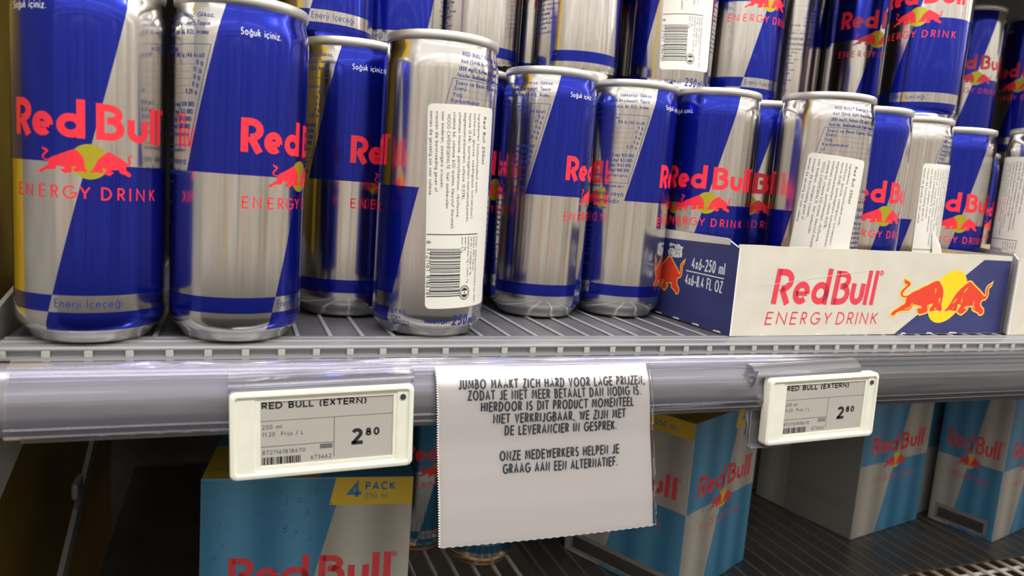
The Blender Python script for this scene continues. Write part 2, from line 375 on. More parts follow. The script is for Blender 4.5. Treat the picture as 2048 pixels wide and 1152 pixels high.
# ------------------------------------------------------------------ object helpers
def link(name, me, parent=None):
    o = bpy.data.objects.new(name, me); COL.objects.link(o)
    if parent: o.parent = parent
    return o
def tag(o, label, cat, group=None):
    o['label'] = label; o['category'] = cat
    if group: o['group'] = group
    return o
def empty(name, loc, rz=0, label=None, cat=None, group=None):
    o = bpy.data.objects.new(name, None); o.empty_display_size = .02; COL.objects.link(o)
    o.location = Vector(loc)*MM; o.rotation_euler = (0, 0, rz)
    if label: tag(o, label, cat, group)
    return o
def bm_mesh(name, bm, mats, smooth=False, angle=None):
    me = bpy.data.meshes.new(name); bmesh.ops.recalc_face_normals(bm, faces=bm.faces[:])
    for v in bm.verts: v.co *= MM
    bm.to_mesh(me); bm.free()
    for m in mats: me.materials.append(M[m] if isinstance(m, str) else m)
    if smooth:
        for p in me.polygons: p.use_smooth = True
        if angle: me.set_sharp_from_angle(angle=math.radians(angle))
    return me
def add_box(bm, x0, y0, z0, x1, y1, z1, bev=0, mi=0, seg=2):
    g = bmesh.ops.create_cube(bm, size=1); vs = g['verts']
    for v in vs: v.co = Vector(((x0+x1)/2+v.co.x*(x1-x0), (y0+y1)/2+v.co.y*(y1-y0), (z0+z1)/2+v.co.z*(z1-z0)))
    fs = {f for v in vs for f in v.link_faces}
    if bev:
        es = {e for v in vs for e in v.link_edges}
        r = bmesh.ops.bevel(bm, geom=list(es), offset=bev, segments=seg, affect='EDGES', profile=.6)
        fs = set(r['faces']) | {f for f in fs if f.is_valid}
    for f in fs:
        if f.is_valid: f.material_index = mi
    return fs
def add_cyl(bm, p, q, r, n=10, mi=0):
    p, q = Vector(p), Vector(q); d = q-p
    mt = Matrix.Translation((p+q)/2) @ d.to_track_quat('Z', 'Y').to_matrix().to_4x4()
    g = bmesh.ops.create_cone(bm, cap_ends=True, segments=n, radius1=r, radius2=r, depth=d.length, matrix=mt)
    for v in g['verts']:
        for f in v.link_faces: f.material_index = mi
def lathe(bm, prof, n=128, uv=False, mi=0, close_b=False, close_t=False):
    rings = []
    lay = bm.loops.layers.uv.verify() if uv else None
    for r, z in prof:
        rings.append([bm.verts.new((r*math.sin(2*PI*i/n), -r*math.cos(2*PI*i/n), z)) for i in range(n)])
    for (ra, pa), (rb, pb) in zip(zip(rings, prof), zip(rings[1:], prof[1:])):
        for i in range(n):
            j = (i+1) % n
            f = bm.faces.new((ra[i], ra[j], rb[j], rb[i])); f.material_index = mi; f.smooth = True
            if uv:
                # u counts from the back seam: index 0 faces the front and lies at u = .5
                ua = (i/n+.5) % 1.0; ub = ua+1/n
                for lp, (u, z) in zip(f.loops, ((ua, pa[1]), (ub, pa[1]), (ub, pb[1]), (ua, pb[1]))): lp[lay].uv = (u, z/135.)
    if close_b: bm.faces.new(rings[0][::-1]).material_index = mi
    if close_t: bm.faces.new(rings[-1]).material_index = mi
    return rings

def join(me, art):
    off = len(me.materials)
    for m in art.materials: me.materials.append(m)
    for p in art.polygons: p.material_index += off
    bm = bmesh.new(); bm.from_mesh(me); bm.from_mesh(art); bm.to_mesh(me); bm.free(); bpy.data.meshes.remove(art)
# ------------------------------------------------------------------ the slim 250 ml can
R0 = 26.45
PROFILE = [(19.0, 1.6), (19.3, .3), (20.0, 0), (20.8, .3), (21.4, 1.4), (21.9, 2.6), (23.6, 4.3), (25.2, 5.9), (26.0, 7.5), (26.36, 9.2), (26.45, 11), (26.45, 40), (26.45, 67), (26.45, 95), (26.45, 119), (26.40, 121.5), (26.15, 124), (25.7, 126.2), (25.2, 128), (24.9, 129.6), (24.85, 130.9)]
def can_art():
    F = Flat()
    wordmark(F, [(-27.4, -18.9), (-18.6, -10.7), (-9.6, -.3), (3.1, 12.6), (13.7, 22.3), (23.5, 26.1), (27.2, 29.8)], 76.5, 13.0, 'red', 2.75)
    emblem(F, 1.0, 68.4, .0183, .0146, .12, (6.3, 6.3), 'sun')
    for ch, a, b in (('E', -26.4, -24), ('N', -22.3, -18.9), ('E', -16.3, -13.9), ('R', -11.8, -9.0), ('G', -7.7, -3.3), ('Y', -2.2, 1.3), ('D', 4.7, 8.2), ('R', 10.1, 12.9), ('N', 17.1, 20.8), ('K', 23.2, 26.3)):
        F.text(ch, a, 54.7, 4.8, .62, 'red', width=b-a, lift=.02)
    F.ribbon([(14.75, 54.7), (14.75, 59.5)], .62, 'red', .02)
    F.text('Soğuk içiniz.', -28.3, 120.1, 2.7, .30, 'pale', width=15.5)
    F.text('Enerji İçeceği', -10.9, 14.6, 3.3, .34, 'ink', width=22.9)
    # ingredients and nutrition on the back, slanting with the panel
    sl = lambda z: .23*(z-120)
    def line(s, z, a, b, cap=1.9, w=.30, m='ink'): F.text(s, a+sl(z), z-cap/2, cap, w, m, width=b-a, track=.16)
    line('RED BULL® Energy Drink, İçindekiler: Su, Sakkaroz, Glikoz,', 126.2, 63.5, 127)
    line('Asit (Sitrik Asit), Karbondioksit, Asitlik (Sodyum Bikarbonat), Taurin', 123.0, 63.5, 126.3)
    line('(800 mg/l), Kafein (150 mg/l), Vitaminler (Pantotenik Asit, B6, B12), Aroma', 119.8, 63.5, 126.5)
    line('Vericiler, Renklendiriciler (Sade Karamel, Riboflavin).', 116.9, 63.5, 103)
    def pt(a, z): return (a+sl(z), z)
    F.ribbon([pt(62, 115.3), pt(128.6, 115.3), pt(128.6, 77.4), pt(62, 77.4), pt(62, 115.3)], .25, 'ink')
    line('Enerji ve Besin Öğeleri 250 ml içeceğin 100 ml', 113.6, 64, 112)
    rows = [('Enerji', '196 kj (46 kcal)', 111.3), ('Yağ', '0 g', 108.6), ('Karbonhidrat', '11 g', 105.9), ('Lif', '0 g', 103.2), ('Protein', '0 g', 100.5), ('Tuz', '0,20 g', 97.8), ('Niasin', '8 mg/ %50 BRD', 93), ('Pantotenik Asit', '2 mg/ %33 BRD', 90.2), ('Vitamin B6', '2 mg/ %143 BRD', 87.4), ('Vitamin B12', '2 mg/ %80 BRD', 84.6)]
    for a, b, z in rows:
        wl = F.text(a, 64+sl(z), z-.95, 1.9, .30, 'ink', track=.14)
        wb = F.text(b, 127+sl(z), z-.95, 1.9, .30, 'ink', track=.12, align='r', width=len(b)*.95)
        x = 65+sl(z)+wl
        while x < 126+sl(z)-wb: F.rect(x, z-.8, x+.22, z-.55, 'ink'); x += .8
    line('BRD: Beslenme referans', 81.7, 92, 127)
    line('Serin ve kuru yerde saklayınız, enerji içecekleri', 75.6, 63, 127, 1.7)
    line('alkolle karıştırılarak veya', 71.4, 88, 128, 3.0, .4)
    line('tüketilmemelidir.', 67.2, 98, 128, 3.0, .4)
    z = 63.2
    words = 'çocuklar gebe emziren kadınlar diyabet hastaları yaşlılar sporcular kafeine hassas kişiler için önerilmez günlük doz aşılmaz serin yerde saklayınız tavsiye edilen tüketim tarihi kutu tabanında'.split()
    for i in range(13):
        random.shuffle(words)
        line(' '.join(words[:3]), z, 97, 121-(i % 3)*3, 1.7, .28); z -= 2.75
    F.text('Miktar:', 54.8, 6.9, 2.7, .5, 'ink', width=12.2); F.text('250', 68.0, 6.2, 5.2, .85, 'ink', width=8.6); F.text('ml', 77.4, 6.2, 5.0, .62, 'ink', width=3.8); F.text('e', 82.0, 6.7, 4.6, .4, 'ink', width=2.2)
    F.text('ETRE', 38.5, 10.4, 2.0, .28, 'ink', width=7.5, track=.4); F.text('27AT', 38.3, 7.9, 1.5, .24, 'ink', width=5.2, track=.4)
    F.ribbon([(38.3, 7.1), (47.8, 7.1)], .2, 'ink'); F.text('BL44H16A', 38.6, 4.9, 1.5, .3, 'ink', width=9)
    # recycling mark
    for k in range(2): F.ribbon(arc(93.3, 12.3, 2.9, 3.1, 100+180*k, 255+180*k, 9), .62, 'ink')
    F.ribbon(arc(93.3, 12.3, 1.5, 1.6, 20, 300, 9), .5, 'ink')
    F.text('250 ml', 99, 16.3, 1.5, .25, 'ink', width=5)
    return F
def on_can(x, y, l):
    a = x/26.5
    # follow the shoulder where the print climbs onto it
    r = R0
    for (ra, za), (rb, zb) in zip(PROFILE, PROFILE[1:]):
        if za <= y <= zb: r = ra+(rb-ra)*(y-za)/max(zb-za, 1e-6); break
    r += l
    return (r*math.sin(a), -r*math.cos(a), y)

def make_body():
    bm = bmesh.new(); lathe(bm, PROFILE, uv=True)
    for f in bm.faces:
        if max(v.co.z for v in f.verts) < 5.5: f.material_index = 1
    me = bpy.data.meshes.new('can_body'); bmesh.ops.recalc_face_normals(bm, faces=bm.faces[:])
    for v in bm.verts: v.co *= MM
    bm.to_mesh(me); bm.free()
    art = can_art().mesh('can_print', on_can, {'can': 0, 'alu': 0, 'red': 0, 'sun': 0, 'ink': 0, 'pale': 0}, cut=2.0)
    bm = bmesh.new(); bm.from_mesh(me); bm.from_mesh(art); bm.to_mesh(me); bm.free()
    bpy.data.meshes.remove(art)
    for k in ('can', 'alu', 'red', 'sun', 'ink', 'pale'): me.materials.append(M[k])
    return me
def make_base():
    bm = bmesh.new(); lathe(bm, [(19.2, .7), (18.6, 2.2), (17.5, 4.2), (14, 6.2), (8, 7.4), (.5, 7.8)], n=64, close_t=True)
    return bm_mesh('can_base', bm, ['alu'], True)
def make_lid():
    bm = bmesh.new()
    lathe(bm, [(24.7, 130.6), (25.35, 131.2), (25.75, 132.0), (25.85, 133.0), (25.8, 134.2), (25.5, 134.85), (24.9, 135.0), (24.2, 134.7), (23.9, 133.8), (23.6, 130.5), (22.9, 128.8), (22.2, 129.0), (21.9, 130.2), (20, 130.5), (.5, 130.5)], n=96, close_t=True)
    return bm_mesh('can_lid', bm, ['rim'], True, 50)
def make_tab():
    bm = bmesh.new()
    for a, b in zip(arc(0, 4, 7, 10, 0, 360, 24), arc(0, 4, 7, 10, 0, 360, 24)[1:]): add_cyl(bm, (a[0], a[1], 131.4), (b[0], b[1], 131.4), .9, 6)
    add_box(bm, -5, -3, 130.9, 5, 4, 131.7, .3); add_cyl(bm, (0, 0, 130.4), (0, 0, 132.2), 2, 12)
    return bm_mesh('can_tab', bm, ['rim'], True, 40)
BODY, BASE, LID, TAB = make_body(), make_base(), make_lid(), make_tab()

BARS = '10100110101100101101000110100110010101100101010001110101001100111001010011010010111001010011'
def sticker_art(seed=0):
    F = Flat(); w, h, r = 35., 90., 2.2
    out = arc(w/2-r, h/2-r, r, r, 0, 90, 4)+arc(-w/2+r, h/2-r, r, r, 90, 180, 4)+arc(-w/2+r, -h/2+r, r, r, 180, 270, 4)+arc(w/2-r, -h/2+r, r, r, 270, 360, 4)
    F.poly(out, 'paper', .10)
    def down(s, u, v, length, cap, wt):   # a line that reads downwards
        x, y = -w/2+u, h/2-v
        F.text(s, x, y, cap, wt, 'black' if cap > 1.6 else 'label_grey', width=length, lift=.14, rot=(x, y, -90), track=.2)
    down('Red Bull 250ml', 27.2, 4.2, 20.8, 2.1, .30)
    ing = ['ingredienten: koolzuurhoudend water,', 'sacharose, glucose, voedingszuur (citroenzuur),', 'taurine (0.4%), zuurteregelaars (natriumcarbonaten,', 'magnesiumcarbonaten), cafeine (0,03%),', 'vitaminen (niacine, pantotheenzuur, riboflavine,', 'vitamine b6, vitamine b12) aromas, kleurstof (karamel).', 'HOOG CAFEINEGEHALTE. Niet aanbevolen', 'voor kinderen, zwangere vrouwen,', 'vrouwen die borstvoeding geven of', 'mensen die gevoelig zijn voor cafeine.']
    for i, (s, L) in enumerate(zip(ing, (35.5, 46.5, 48, 38, 46, 51, 40.5, 33, 34.5, 36.5))): down(s, 23.6-i*2.52, 3.2 if i != 6 else 4.4, L, 1.55, .22)
    F.rect(-w/2+.4, h/2-56.8, -w/2+26.2, h/2-56.4, 'black', .14)
    for i, (s, L) in enumerate((('Energie- voedingswaardevermelding (per 100ml)', 30.5), ('energie 195kJ (46kcal)', 15.5), ('Vet 0g / verzadigd vet 0g', 17.5), ('koolhydraten 11g / suikers 11g', 21), ('eiwit 0g', 6), ('zout 0,1g', 7))): down(s, 25.2-i*1.75, 57.8, L, 1.15, .18)
    n = len(BARS); y0 = h/2-63.0; st = 21.6/n
    i = 0
    while i < n:
        j = i
        while j < n and BARS[j] == BARS[i]: j += 1
        if BARS[i] == '1': F.rect(-w/2+(2.0 if 3 < i < n-4 else .6), y0-j*st, -w/2+16.2, y0-i*st, 'black', .14)
        i = j
    down('8', .3, 59.4, 1.3, 1.9, .26); down('721161', .3, 64.2, 8.6, 1.9, .26); down('818678', .3, 75, 8.6, 1.9, .26)
    cx, cy = -w/2+18.9, h/2-83.2
    F.ribbon(arc(cx, cy, 2.9, 3.3, 0, 360, 20), .22, 'black', .14); F.ribbon(arc(cx, cy, 2.3, 2.7, 0, 360, 22)[::1], .18, 'black', .14)
    for k in range(14):
        a = k*2*PI/14; F.ribbon([(cx+2.5*math.cos(a), cy+2.9*math.sin(a)), (cx+2.8*math.cos(a+.1), cy+3.2*math.sin(a+.1))], .3, 'black', .14)
    F.poly(arc(cx, cy, 1.9, 2.2, 0, 360, 20)[:-1], 'black', .14); F.rect(cx-1.7, cy-.8, cx+1.7, cy+.8, 'paper', .16)
    F.rect(cx-.35, cy-.35, cx+.35, cy+.35, 'black', .18)
    return F
def make_sticker(name, sc, zc, tilt, flap=False):
    F = sticker_art(); t = math.radians(tilt); c, s = math.cos(t), math.sin(t)
    F.move(lambda x, y: (sc+x*c-y*s, zc+x*s+y*c))
    me = F.mesh(name, on_can, {'paper': 0, 'black': 0, 'label_grey': 0}, cut=2.0)
    if flap:   # a crumpled corner that has come away from the can
        bm = bmesh.new(); bm.from_mesh(me)
        pts = [(2, 62, .3), (9, 52, 3.2), (17, 47, 1.0), (17, 36, 2.6), (4, 36, 3.2), (9, 46, 5.0), (4, 44, 1.5)]
        vs = [bm.verts.new(Vector(on_can(x, y, l))*MM) for x, y, l in pts]
        for f in ((0, 6, 5), (0, 5, 1), (1, 5, 2), (2, 5, 3), (3, 5, 4), (4, 5, 6)): bm.faces.new([vs[i] for i in f])
        bm.to_mesh(me); bm.free()
    return me

def can_thing(label, x, y, z, ang, sticker=None):
    o = empty('drink_can', (x, y, z), math.radians(ang), label, 'can', 'energy drink cans on the upper shelf')
    b = link('body', BODY, o); link('base', BASE, o)
    l = link('lid', LID, o); t = link('pull_tab', TAB, l)
    if sticker:
        s = link('sticker', make_sticker('sticker', *sticker), o); s.rotation_euler = (0, 0, -math.radians(ang)); s['label'] = 'white ingredient sticker with a barcode'
    return o

CANS = [
 ('tall blue and silver can at the far left, against the yellow side panel', 25.0, 11.8, 0, 5.0, None),
 ('front row can second from the left, half its red wordmark showing', 79.2, 12.6, 0, 59.5, None),
 ('can set back behind the gap between the second can and the stickered front can', 132.6, 70.0, 0, 51.8, None),
 ('silver can with a white barcode sticker standing alone at the shelf edge', 166.1, 22.3, 0, -135.3, (7.7, 59.6, 2.5)),
 ('can almost hidden behind the right side of the stickered front can', 202.5, 107.0, 0, 34.6, None),
 ('can in the second row just right of the stickered front can', 242.2, 71.2, 0, 62.1, None),
 ('can touching the left side of the cardboard tray, printed table turned to the front', 296.6, 74.5, 0, 77.1, None),
 ('can at the left end inside the cardboard tray with its whole front logo showing', 352.6, 70.6, 1.5, -37.0, None),
 ('can inside the tray half hidden between the full logo can and the stickered can', 405.0, 90.5, 1.5, -50.0, None),
 ('can with a white sticker at the front of the cardboard tray, above the printed wordmark', 403.3, 33.2, 1.5, -174.5, (-12.6, 55.0, -4.5)),
 ('can inside the tray just right of its stickered front can', 460.0, 57.0, 1.5, -10.0, None),
 ('can inside the tray with a torn and crumpled white sticker', 511.5, 70.0, 1.5, -136.0, (6.3, 60.0, 1.0, True)),
 ('can standing just outside the right side of the cardboard tray', 565.5, 79.5, 0, -29.0, None),
 ('can with a white sticker cut off by the right photo edge', 604.0, 35.5, 1.5, -227.0, (-45.0, 70.2, -1)),
 ('leftmost stacked can of the upper tier, lettered silver strip near its base', 121.6, 115.0, 135, 3.9, None),
 ('upper tier can with its plain blue side out, just right of the leftmost stacked can', 168.0, 141.0, 135, -55.7, None),
 ('upper tier silver can rising behind the rim of the stickered front can', 221.0, 147.0, 135, 88.0, None),
 ('upper tier can in the dark gap left of the bright silver stacked can', 270.2, 185.0, 135, 40.0, None),
 ('bright silver upper tier can with a blue ring near its base and a recycling mark', 277.4, 119.8, 135, 84.5, None),
 ('upper tier can in shade between the bright silver can and the stickered stacked can', 327.8, 184.0, 135, 95.0, None),
 ('upper tier can with a white barcode sticker and the volume printed below it', 344.0, 115.0, 135, -156.0, (-5.5, 61.0, 2.5)),
 ('upper tier can right of the stickered stacked can, red lettering over silver', 404.5, 124.0, 135, -3.0, None),
 ('shaded upper tier can far back, left of the one with the red wordmark', 514.5, 204.5, 135, 104.5, None),
 ('shaded upper tier can with a red wordmark, behind the rim of the stickered tray can', 545.9, 160.3, 135, -22.7, None),
 ('upper tier can stacked farthest forward, large blue side over the tray', 525.8, 81.8, 135, -64.0, None),
 ('blurred upper tier can at the upper right with its whole rim in view', 738.6, 219.7, 135, -35.8, None),
 ('blurred upper tier can cut off by the right edge of the photo', 807.0, 204.5, 135, -77.6, None),
]
for c in CANS: can_thing(*c)
HID = 'blue and silver can standing in the dark back rows under the stacked cans'
for x, y, a in ((150, 155, 20), (214, 163, 70), (276, 150, 10), (336, 190, 40), (392, 190, 110), (540, 192, 60), (740, 205, 30), (805, 190, 10)): can_thing(HID, x, y, 0, a)

# ------------------------------------------------------------------ setting
def struct(name, bm, mats, smooth=False):
    o = link(name, bm_mesh(name, bm, mats, smooth)); o['kind'] = 'structure'; return o
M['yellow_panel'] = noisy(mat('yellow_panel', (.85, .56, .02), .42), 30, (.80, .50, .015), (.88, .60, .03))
M['yellow_panel_shaded'] = noisy(mat('yellow_panel_shaded', (.13, .085, .01), .5), 30, (.12, .075, .008), (.15, .10, .012))  # deeper part of the yellow panel, its falloff into shade put into the colour
M['dark_back'] = noisy(mat('dark_back', (.05, .045, .04), .6), 20, (.035, .032, .03), (.06, .055, .05))
M['grey_steel'] = noisy(mat('grey_steel', (.42, .41, .39), .45, .3), 40, (.38, .37, .35), (.46, .45, .43))
M['brown_deck'] = noisy(mat('brown_deck', (.20, .09, .02), .6), 14, (.14, .06, .015), (.26, .13, .03))
bm = bmesh.new(); add_box(bm, -36, 44.1, -420, -28, 440, 420); struct('wall_left', bm, ['yellow_panel_shaded'])
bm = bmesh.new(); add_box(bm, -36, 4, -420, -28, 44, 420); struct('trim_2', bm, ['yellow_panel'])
bm = bmesh.new(); add_box(bm, -40, -60, -420, -28, 3.8, 420, 1); struct('trim_1', bm, ['grey_steel'])
bm = bmesh.new(); add_box(bm, -36, 440, -420, 1500, 450, 420); struct('wall_back', bm, ['dark_back'])
bm = bmesh.new(); add_box(bm, 1500, -8, -420, 1510, 450, 420); struct('wall_right', bm, ['dark_back'])
bm = bmesh.new(); add_box(bm, -36, 30, 312, 1500, 440, 322); struct('ceiling', bm, ['grey_steel'])
bm = bmesh.new(); add_box(bm, -36, -8, -430, 1500, 450, -420); struct('floor', bm, ['brown_deck'])

# ------------------------------------------------------------------ upper shelf
M['mat_grey'] = noisy(mat('mat_grey', (.09, .09, .10), .35), 25, (.075, .075, .085), (.105, .105, .115))
M['rib_grey'] = mat('rib_grey', (.27, .27, .30), .35)
M['lip_plastic'] = noisy(mat('lip_plastic', (.17, .17, .185), .34, 0, .15), 30, (.145, .145, .16), (.20, .20, .215), stretch=(.1, 1, 1))
M['rail_grey'] = noisy(mat('rail_grey', (.26, .25, .27), .26, .5, .2), 30, (.235, .23, .245), (.29, .28, .30), stretch=(.05, 1, 1))
M['slot_dark'] = mat('slot_dark', (.30, .31, .29), .4)
M['peg'] = mat('peg_plastic', (.33, .34, .32), .35)
M['clear'] = plastic_clear('clear_strip', (.94, .94, .985), -.01, .05)
M['clear2'] = plastic_clear('clear_holder', (.93, .93, .985), .06, .14)
X0, X1 = -3.0, 1480.0
def extrude_profile(bm, prof, x0, x1, mi=0, closed=True, nseg=1):
    rings = [[bm.verts.new((x0+(x1-x0)*k/nseg, y, z)) for y, z in prof] for k in range(nseg+1)]
    n = len(prof)
    for ra, rb in zip(rings, rings[1:]):
        for i in range(n if closed else n-1):
            j = (i+1) % n; f = bm.faces.new((ra[i], rb[i], rb[j], ra[j])); f.material_index = mi
    if closed:
        bm.faces.new(rings[0][::-1]).material_index = mi; bm.faces.new(rings[-1]).material_index = mi
shelf = empty('display_shelf', (0, 0, 0), 0, 'grey shelf holding the cans, with a clear ticket rail along its front edge', 'shelf')
bm = bmesh.new(); add_box(bm, X0, 4.2, -4.5, X1, 430, -.9)
link('shelf_mat', bm_mesh('shelf_mat', bm, ['mat_grey']), shelf)
bm = bmesh.new(); x = 6.2
while x < 1470:
    add_box(bm, x-1.0, 4.3, -.95, x+1.0, 428, -.02, .3, seg=1); x += 14.05
link('rib', bm_mesh('shelf_ribs', bm, ['rib_grey']), shelf)
bm = bmesh.new()
extrude_profile(bm, [(4.1, -.05), (2.2, -.02), (1.6, -.5), (.2, -.55), (-.3, -.1), (-3.2, -.15), (-3.8, -.75), (-6.6, -1.0), (-7.2, -.7), (-9.3, -1.2), (-10, -2.0), (-10, -2.6), (-8.8, -2.7), (-8.8, -5.2), (-10.4, -5.4), (-10.4, -6.2), (4.1, -6.2)], X0, X1)
link('front_lip', bm_mesh('front_lip', bm, ['lip_plastic'], True, 25), shelf)
bm = bmesh.new(); x = -1.2
while x < 1470:
    add_box(bm, x-1.5, -10.1, -5.5, x+1.5, -8.6, -2.4, .5, seg=2); x += 14.05
link('lip_peg', bm_mesh('lip_pegs', bm, ['peg'], True, 40), shelf)
bm = bmesh.new()
extrude_profile(bm, [(-8, -6.4), (-11.5, -7.6), (-13.8, -9.6), (-16, -12.8), (-17.8, -16.5), (-19.2, -20.5), (-20, -25), (-20.1, -29), (-19.4, -32.4), (-15, -32.6), (-12, -16), (4, -9), (4, -6.3)], X0, X1)
link('rail', bm_mesh('rail', bm, ['rail_grey'], True, 30), shelf)
bm = bmesh.new(); xs0 = 2.0
outer = [(-9.5, -6.0), (-12.5, -6.3), (-15.4, -7.2), (-16.2, -8.2), (-16.4, -9.6), (-17.4, -11.2), (-19.2, -14.2), (-20.8, -18), (-22.0, -22.5), (-22.4, -27), (-22.1, -31), (-21.6, -32.6), (-20.4, -33.6)]
inner = [(y+.9, z+.15) for y, z in outer]
extrude_profile(bm, outer+inner[::-1], xs0, X1)
extrude_profile(bm, [(-21.6, -31.8), (-20.9, -34.4), (-18.4, -35.0), (-18.2, -34.0), (-20.2, -33.4), (-20.7, -31.8)], xs0+5, X1)
for y, z in ((-15.9, -7.5), (-16.4, -9.7), (-17.8, -12.0), (-22.1, -28.8), (-21.8, -31.6)):
    add_cyl(bm, (xs0, y-.35, z), (X1, y-.35, z), .42, 8)
st = link('ticket_strip', bm_mesh('ticket_strip', bm, ['clear'], True, 35), shelf); st['label'] = 'clear plastic ticket strip'
bm = bmesh.new()
pl = [(-3, -67), (-3, 6), (9, 10.6), (24.1, 13.2), (130, 31), (130, -29), (36, -55.5)]
va = [bm.verts.new((-7.6, y, z)) for y, z in pl]; vb = [bm.verts.new((-5.8, y, z)) for y, z in pl]
bm.faces.new(va); bm.faces.new(vb[::-1])
for i in range(7): j = (i+1) % 7; bm.faces.new((va[i], vb[i], vb[j], va[j]))
link('side_bracket', bm_mesh('side_bracket', bm, ['grey_steel']), shelf)

# ------------------------------------------------------------------ price tags
M['cream'] = noisy(mat('cream_plastic', (.76, .76, .66), .38), 120, (.74, .74, .64), (.78, .78, .68))
M['screen'] = noisy(mat('e_paper', (.44, .42, .385), .32), 6, (.42, .40, .37), (.47, .45, .41))
M['bezel'] = mat('bezel', (.68, .67, .60), .4)
M['led_dark'] = mat('led_dark', (.05, .05, .05), .3)
M['grain'] = mat('ink_dim', (.19, .18, .18), .5)
TAGBARS = '1011001101011101001011011110010101101110110101101101'
def price_tag(label, x, y, z, roll, kind):
    w, h = 73.0, 36.0
    o = empty('price_tag', (x, y, z), 0, label, 'price tag', 'electronic price tags clipped to the shelf rail')
    o.rotation_euler = (0, math.radians(-roll), 0)
    def rrect(x0, z0, x1, z1, r):
        return arc(x1-r, z1-r, r, r, 0, 90, 5)+arc(x0+r, z1-r, r, r, 90, 180, 5)+arc(x0+r, z0+r, r, r, 180, 270, 5)+arc(x1-r, z0+r, r, r, 270, 360, 5)
    bm = bmesh.new()
    def ring(pts, yy): return [bm.verts.new((a, yy, b)) for a, b in pts]
    def bridge(A, B):
        for i in range(len(A)): j = (i+1) % len(A); bm.faces.new((A[i], A[j], B[j], B[i]))
    r0 = ring(rrect(0, 0, w, h, 2.6), 5.2); r1 = ring(rrect(0, 0, w, h, 2.6), .9); r2 = ring(rrect(.35, .35, w-.35, h-.35, 2.4), .25); r3 = ring(rrect(1.0, 1.0, w-1.0, h-1.0, 2.0), 0)
    r4 = ring(rrect(2.0, 2.0, w-2.0, h-2.0, 1.4), .02); r5 = ring(rrect(2.4, 2.4, w-2.4, h-2.4, 1.2), .7)
    sx0, sx1, sz0, sz1 = 11.6, 64.4, 5.0, 31.6
    r6 = ring(rrect(sx0-2.2, sz0-2.0, sx1+1.7, sz1+1.6, .9), .7); r7 = ring(rrect(sx0-1.9, sz0-1.7, sx1+1.4, sz1+1.3, .7), 1.0)
    r8 = ring(rrect(sx0, sz0, sx1, sz1, .25), 1.05); r9 = ring(rrect(sx0, sz0, sx1, sz1, .25), 1.5)
    for A, B in ((r0, r1), (r1, r2), (r2, r3), (r3, r4), (r4, r5), (r5, r6), (r6, r7), (r7, r8), (r8, r9)): bridge(A, B)
    bm.faces.new(r0)
    link('case', bm_mesh('tag_case', bm, ['cream'], True, 40), o)
    F = Flat(); sw, sh = sx1-sx0, sz1-sz0
    F.rect(0, 0, sw, sh, 'screen', 0)
    k, lt = 'black', .03
    u = lambda a: a*sw
    v = lambda b: sh*(1-b)
    F.text('RED BULL (EXTERN)', u(.008), v(.12), 2.95, .66, k, width=u(.78), lift=lt, track=.12)
    F.rect(0, sh-.25, u(.75), sh, 'grain', .02)
    F.rect(0, v(.305), sw, v(.298), k, lt); F.rect(u(.54), v(.94), u(.544), v(.30), k, lt); F.rect(0, v(.705), u(.54), v(.697), k, lt)
    F.text('250 ml', u(.012), v(.43), 1.8, .22, k, width=u(.14), lift=lt); F.text('11.20  Prijs / L', u(.012), v(.545), 1.8, .22, k, width=u(.30), lift=lt)
    F.text('8721161818670', u(.012), v(.825), 1.75, .22, k, width=u(.315), lift=lt); F.text('673462', u(.365), v(.955), 1.8, .22, k, width=u(.157), lift=lt)
    F.rect(u(.435), v(.795), u(.53), v(.72), 'label_grey' if kind == 1 else 'grain', lt)
    st = .28*sw/len(TAGBARS)
    for i, b in enumerate(TAGBARS):
        if b == '1': F.rect(u(.012)+i*st, v(.985), u(.012)+(i+1)*st, v(.87), k, lt)
    # the price
    bx, by, bh, bw = u(.675), v(.775), 6.9, 4.7
    F.ribbon([(bx+bw*p, by+bh*q) for p, q in arc(.48, .70, .34, .21, 160, -30, 9)+[(.16, .10)]], 1.55, k, lt); F.rect(bx, by, bx+bw*1.0, by+1.6, k, lt)
    F.text('80', u(.785), v(.645), 3.5, .86, k, width=u(.11), lift=lt, track=.25)
    me = F.mesh('tag_screen', lambda a, b, l: (sx0+a, 1.45-l, sz0+b), {'screen': 0, 'black': 0, 'label_grey': 0, 'grain': 0}, lift0=0)
    s = link('screen', me, o); s['label'] = 'grey e-paper screen with a price'
    bm = bmesh.new(); add_cyl(bm, (68.3, .75, 30.6), (68.3, .3, 30.6), 1.25, 20); link('indicator_lamp', bm_mesh('tag_lamp', bm, ['led_dark'], True, 40), o)
    bm = bmesh.new()
    if kind == 1:   # clip that grips the rail above the tag
        extrude_profile(bm, [(7.5, 36.4), (1.6, 36.4), (.6, 38.6), (.6, 40.6), (3.4, 41.8), (8.6, 42.6), (8.6, 41.8), (3.8, 40.9), (1.6, 40.1), (1.6, 38.8), (2.3, 37.2), (7.5, 37.2)], -.2, w-.2)
        add_cyl(bm, (-.2, .6, 39.0), (w-.2, .6, 39.0), .5, 8)
    else:           # wide holder that shows at the left of the tag
        extrude_profile(bm, [(8.0, 36.4), (2.4, 36.4), (3.0, 39.0), (6.2, 41.5), (9.5, 42.6), (9.5, 41.9), (6.6, 40.7), (3.9, 38.6), (3.5, 37.0), (8.0, 37.0)], -7.5, 62)
        add_box(bm, -5.5, 6.0, -1.6, -4.7, 8.6, 36.0, .2, seg=1)
        pr = [(3.5, 40), (5.0, 34), (8.2, 28), (8.6, 16), (7.0, 9), (8.0, 4), (9.4, 4), (8.2, 9), (9.6, 16), (9.2, 28), (6.2, 34.5), (4.6, 40)]
        extrude_profile(bm, [(a-1.5, b) for a, b in pr], -7.6, -6.8)
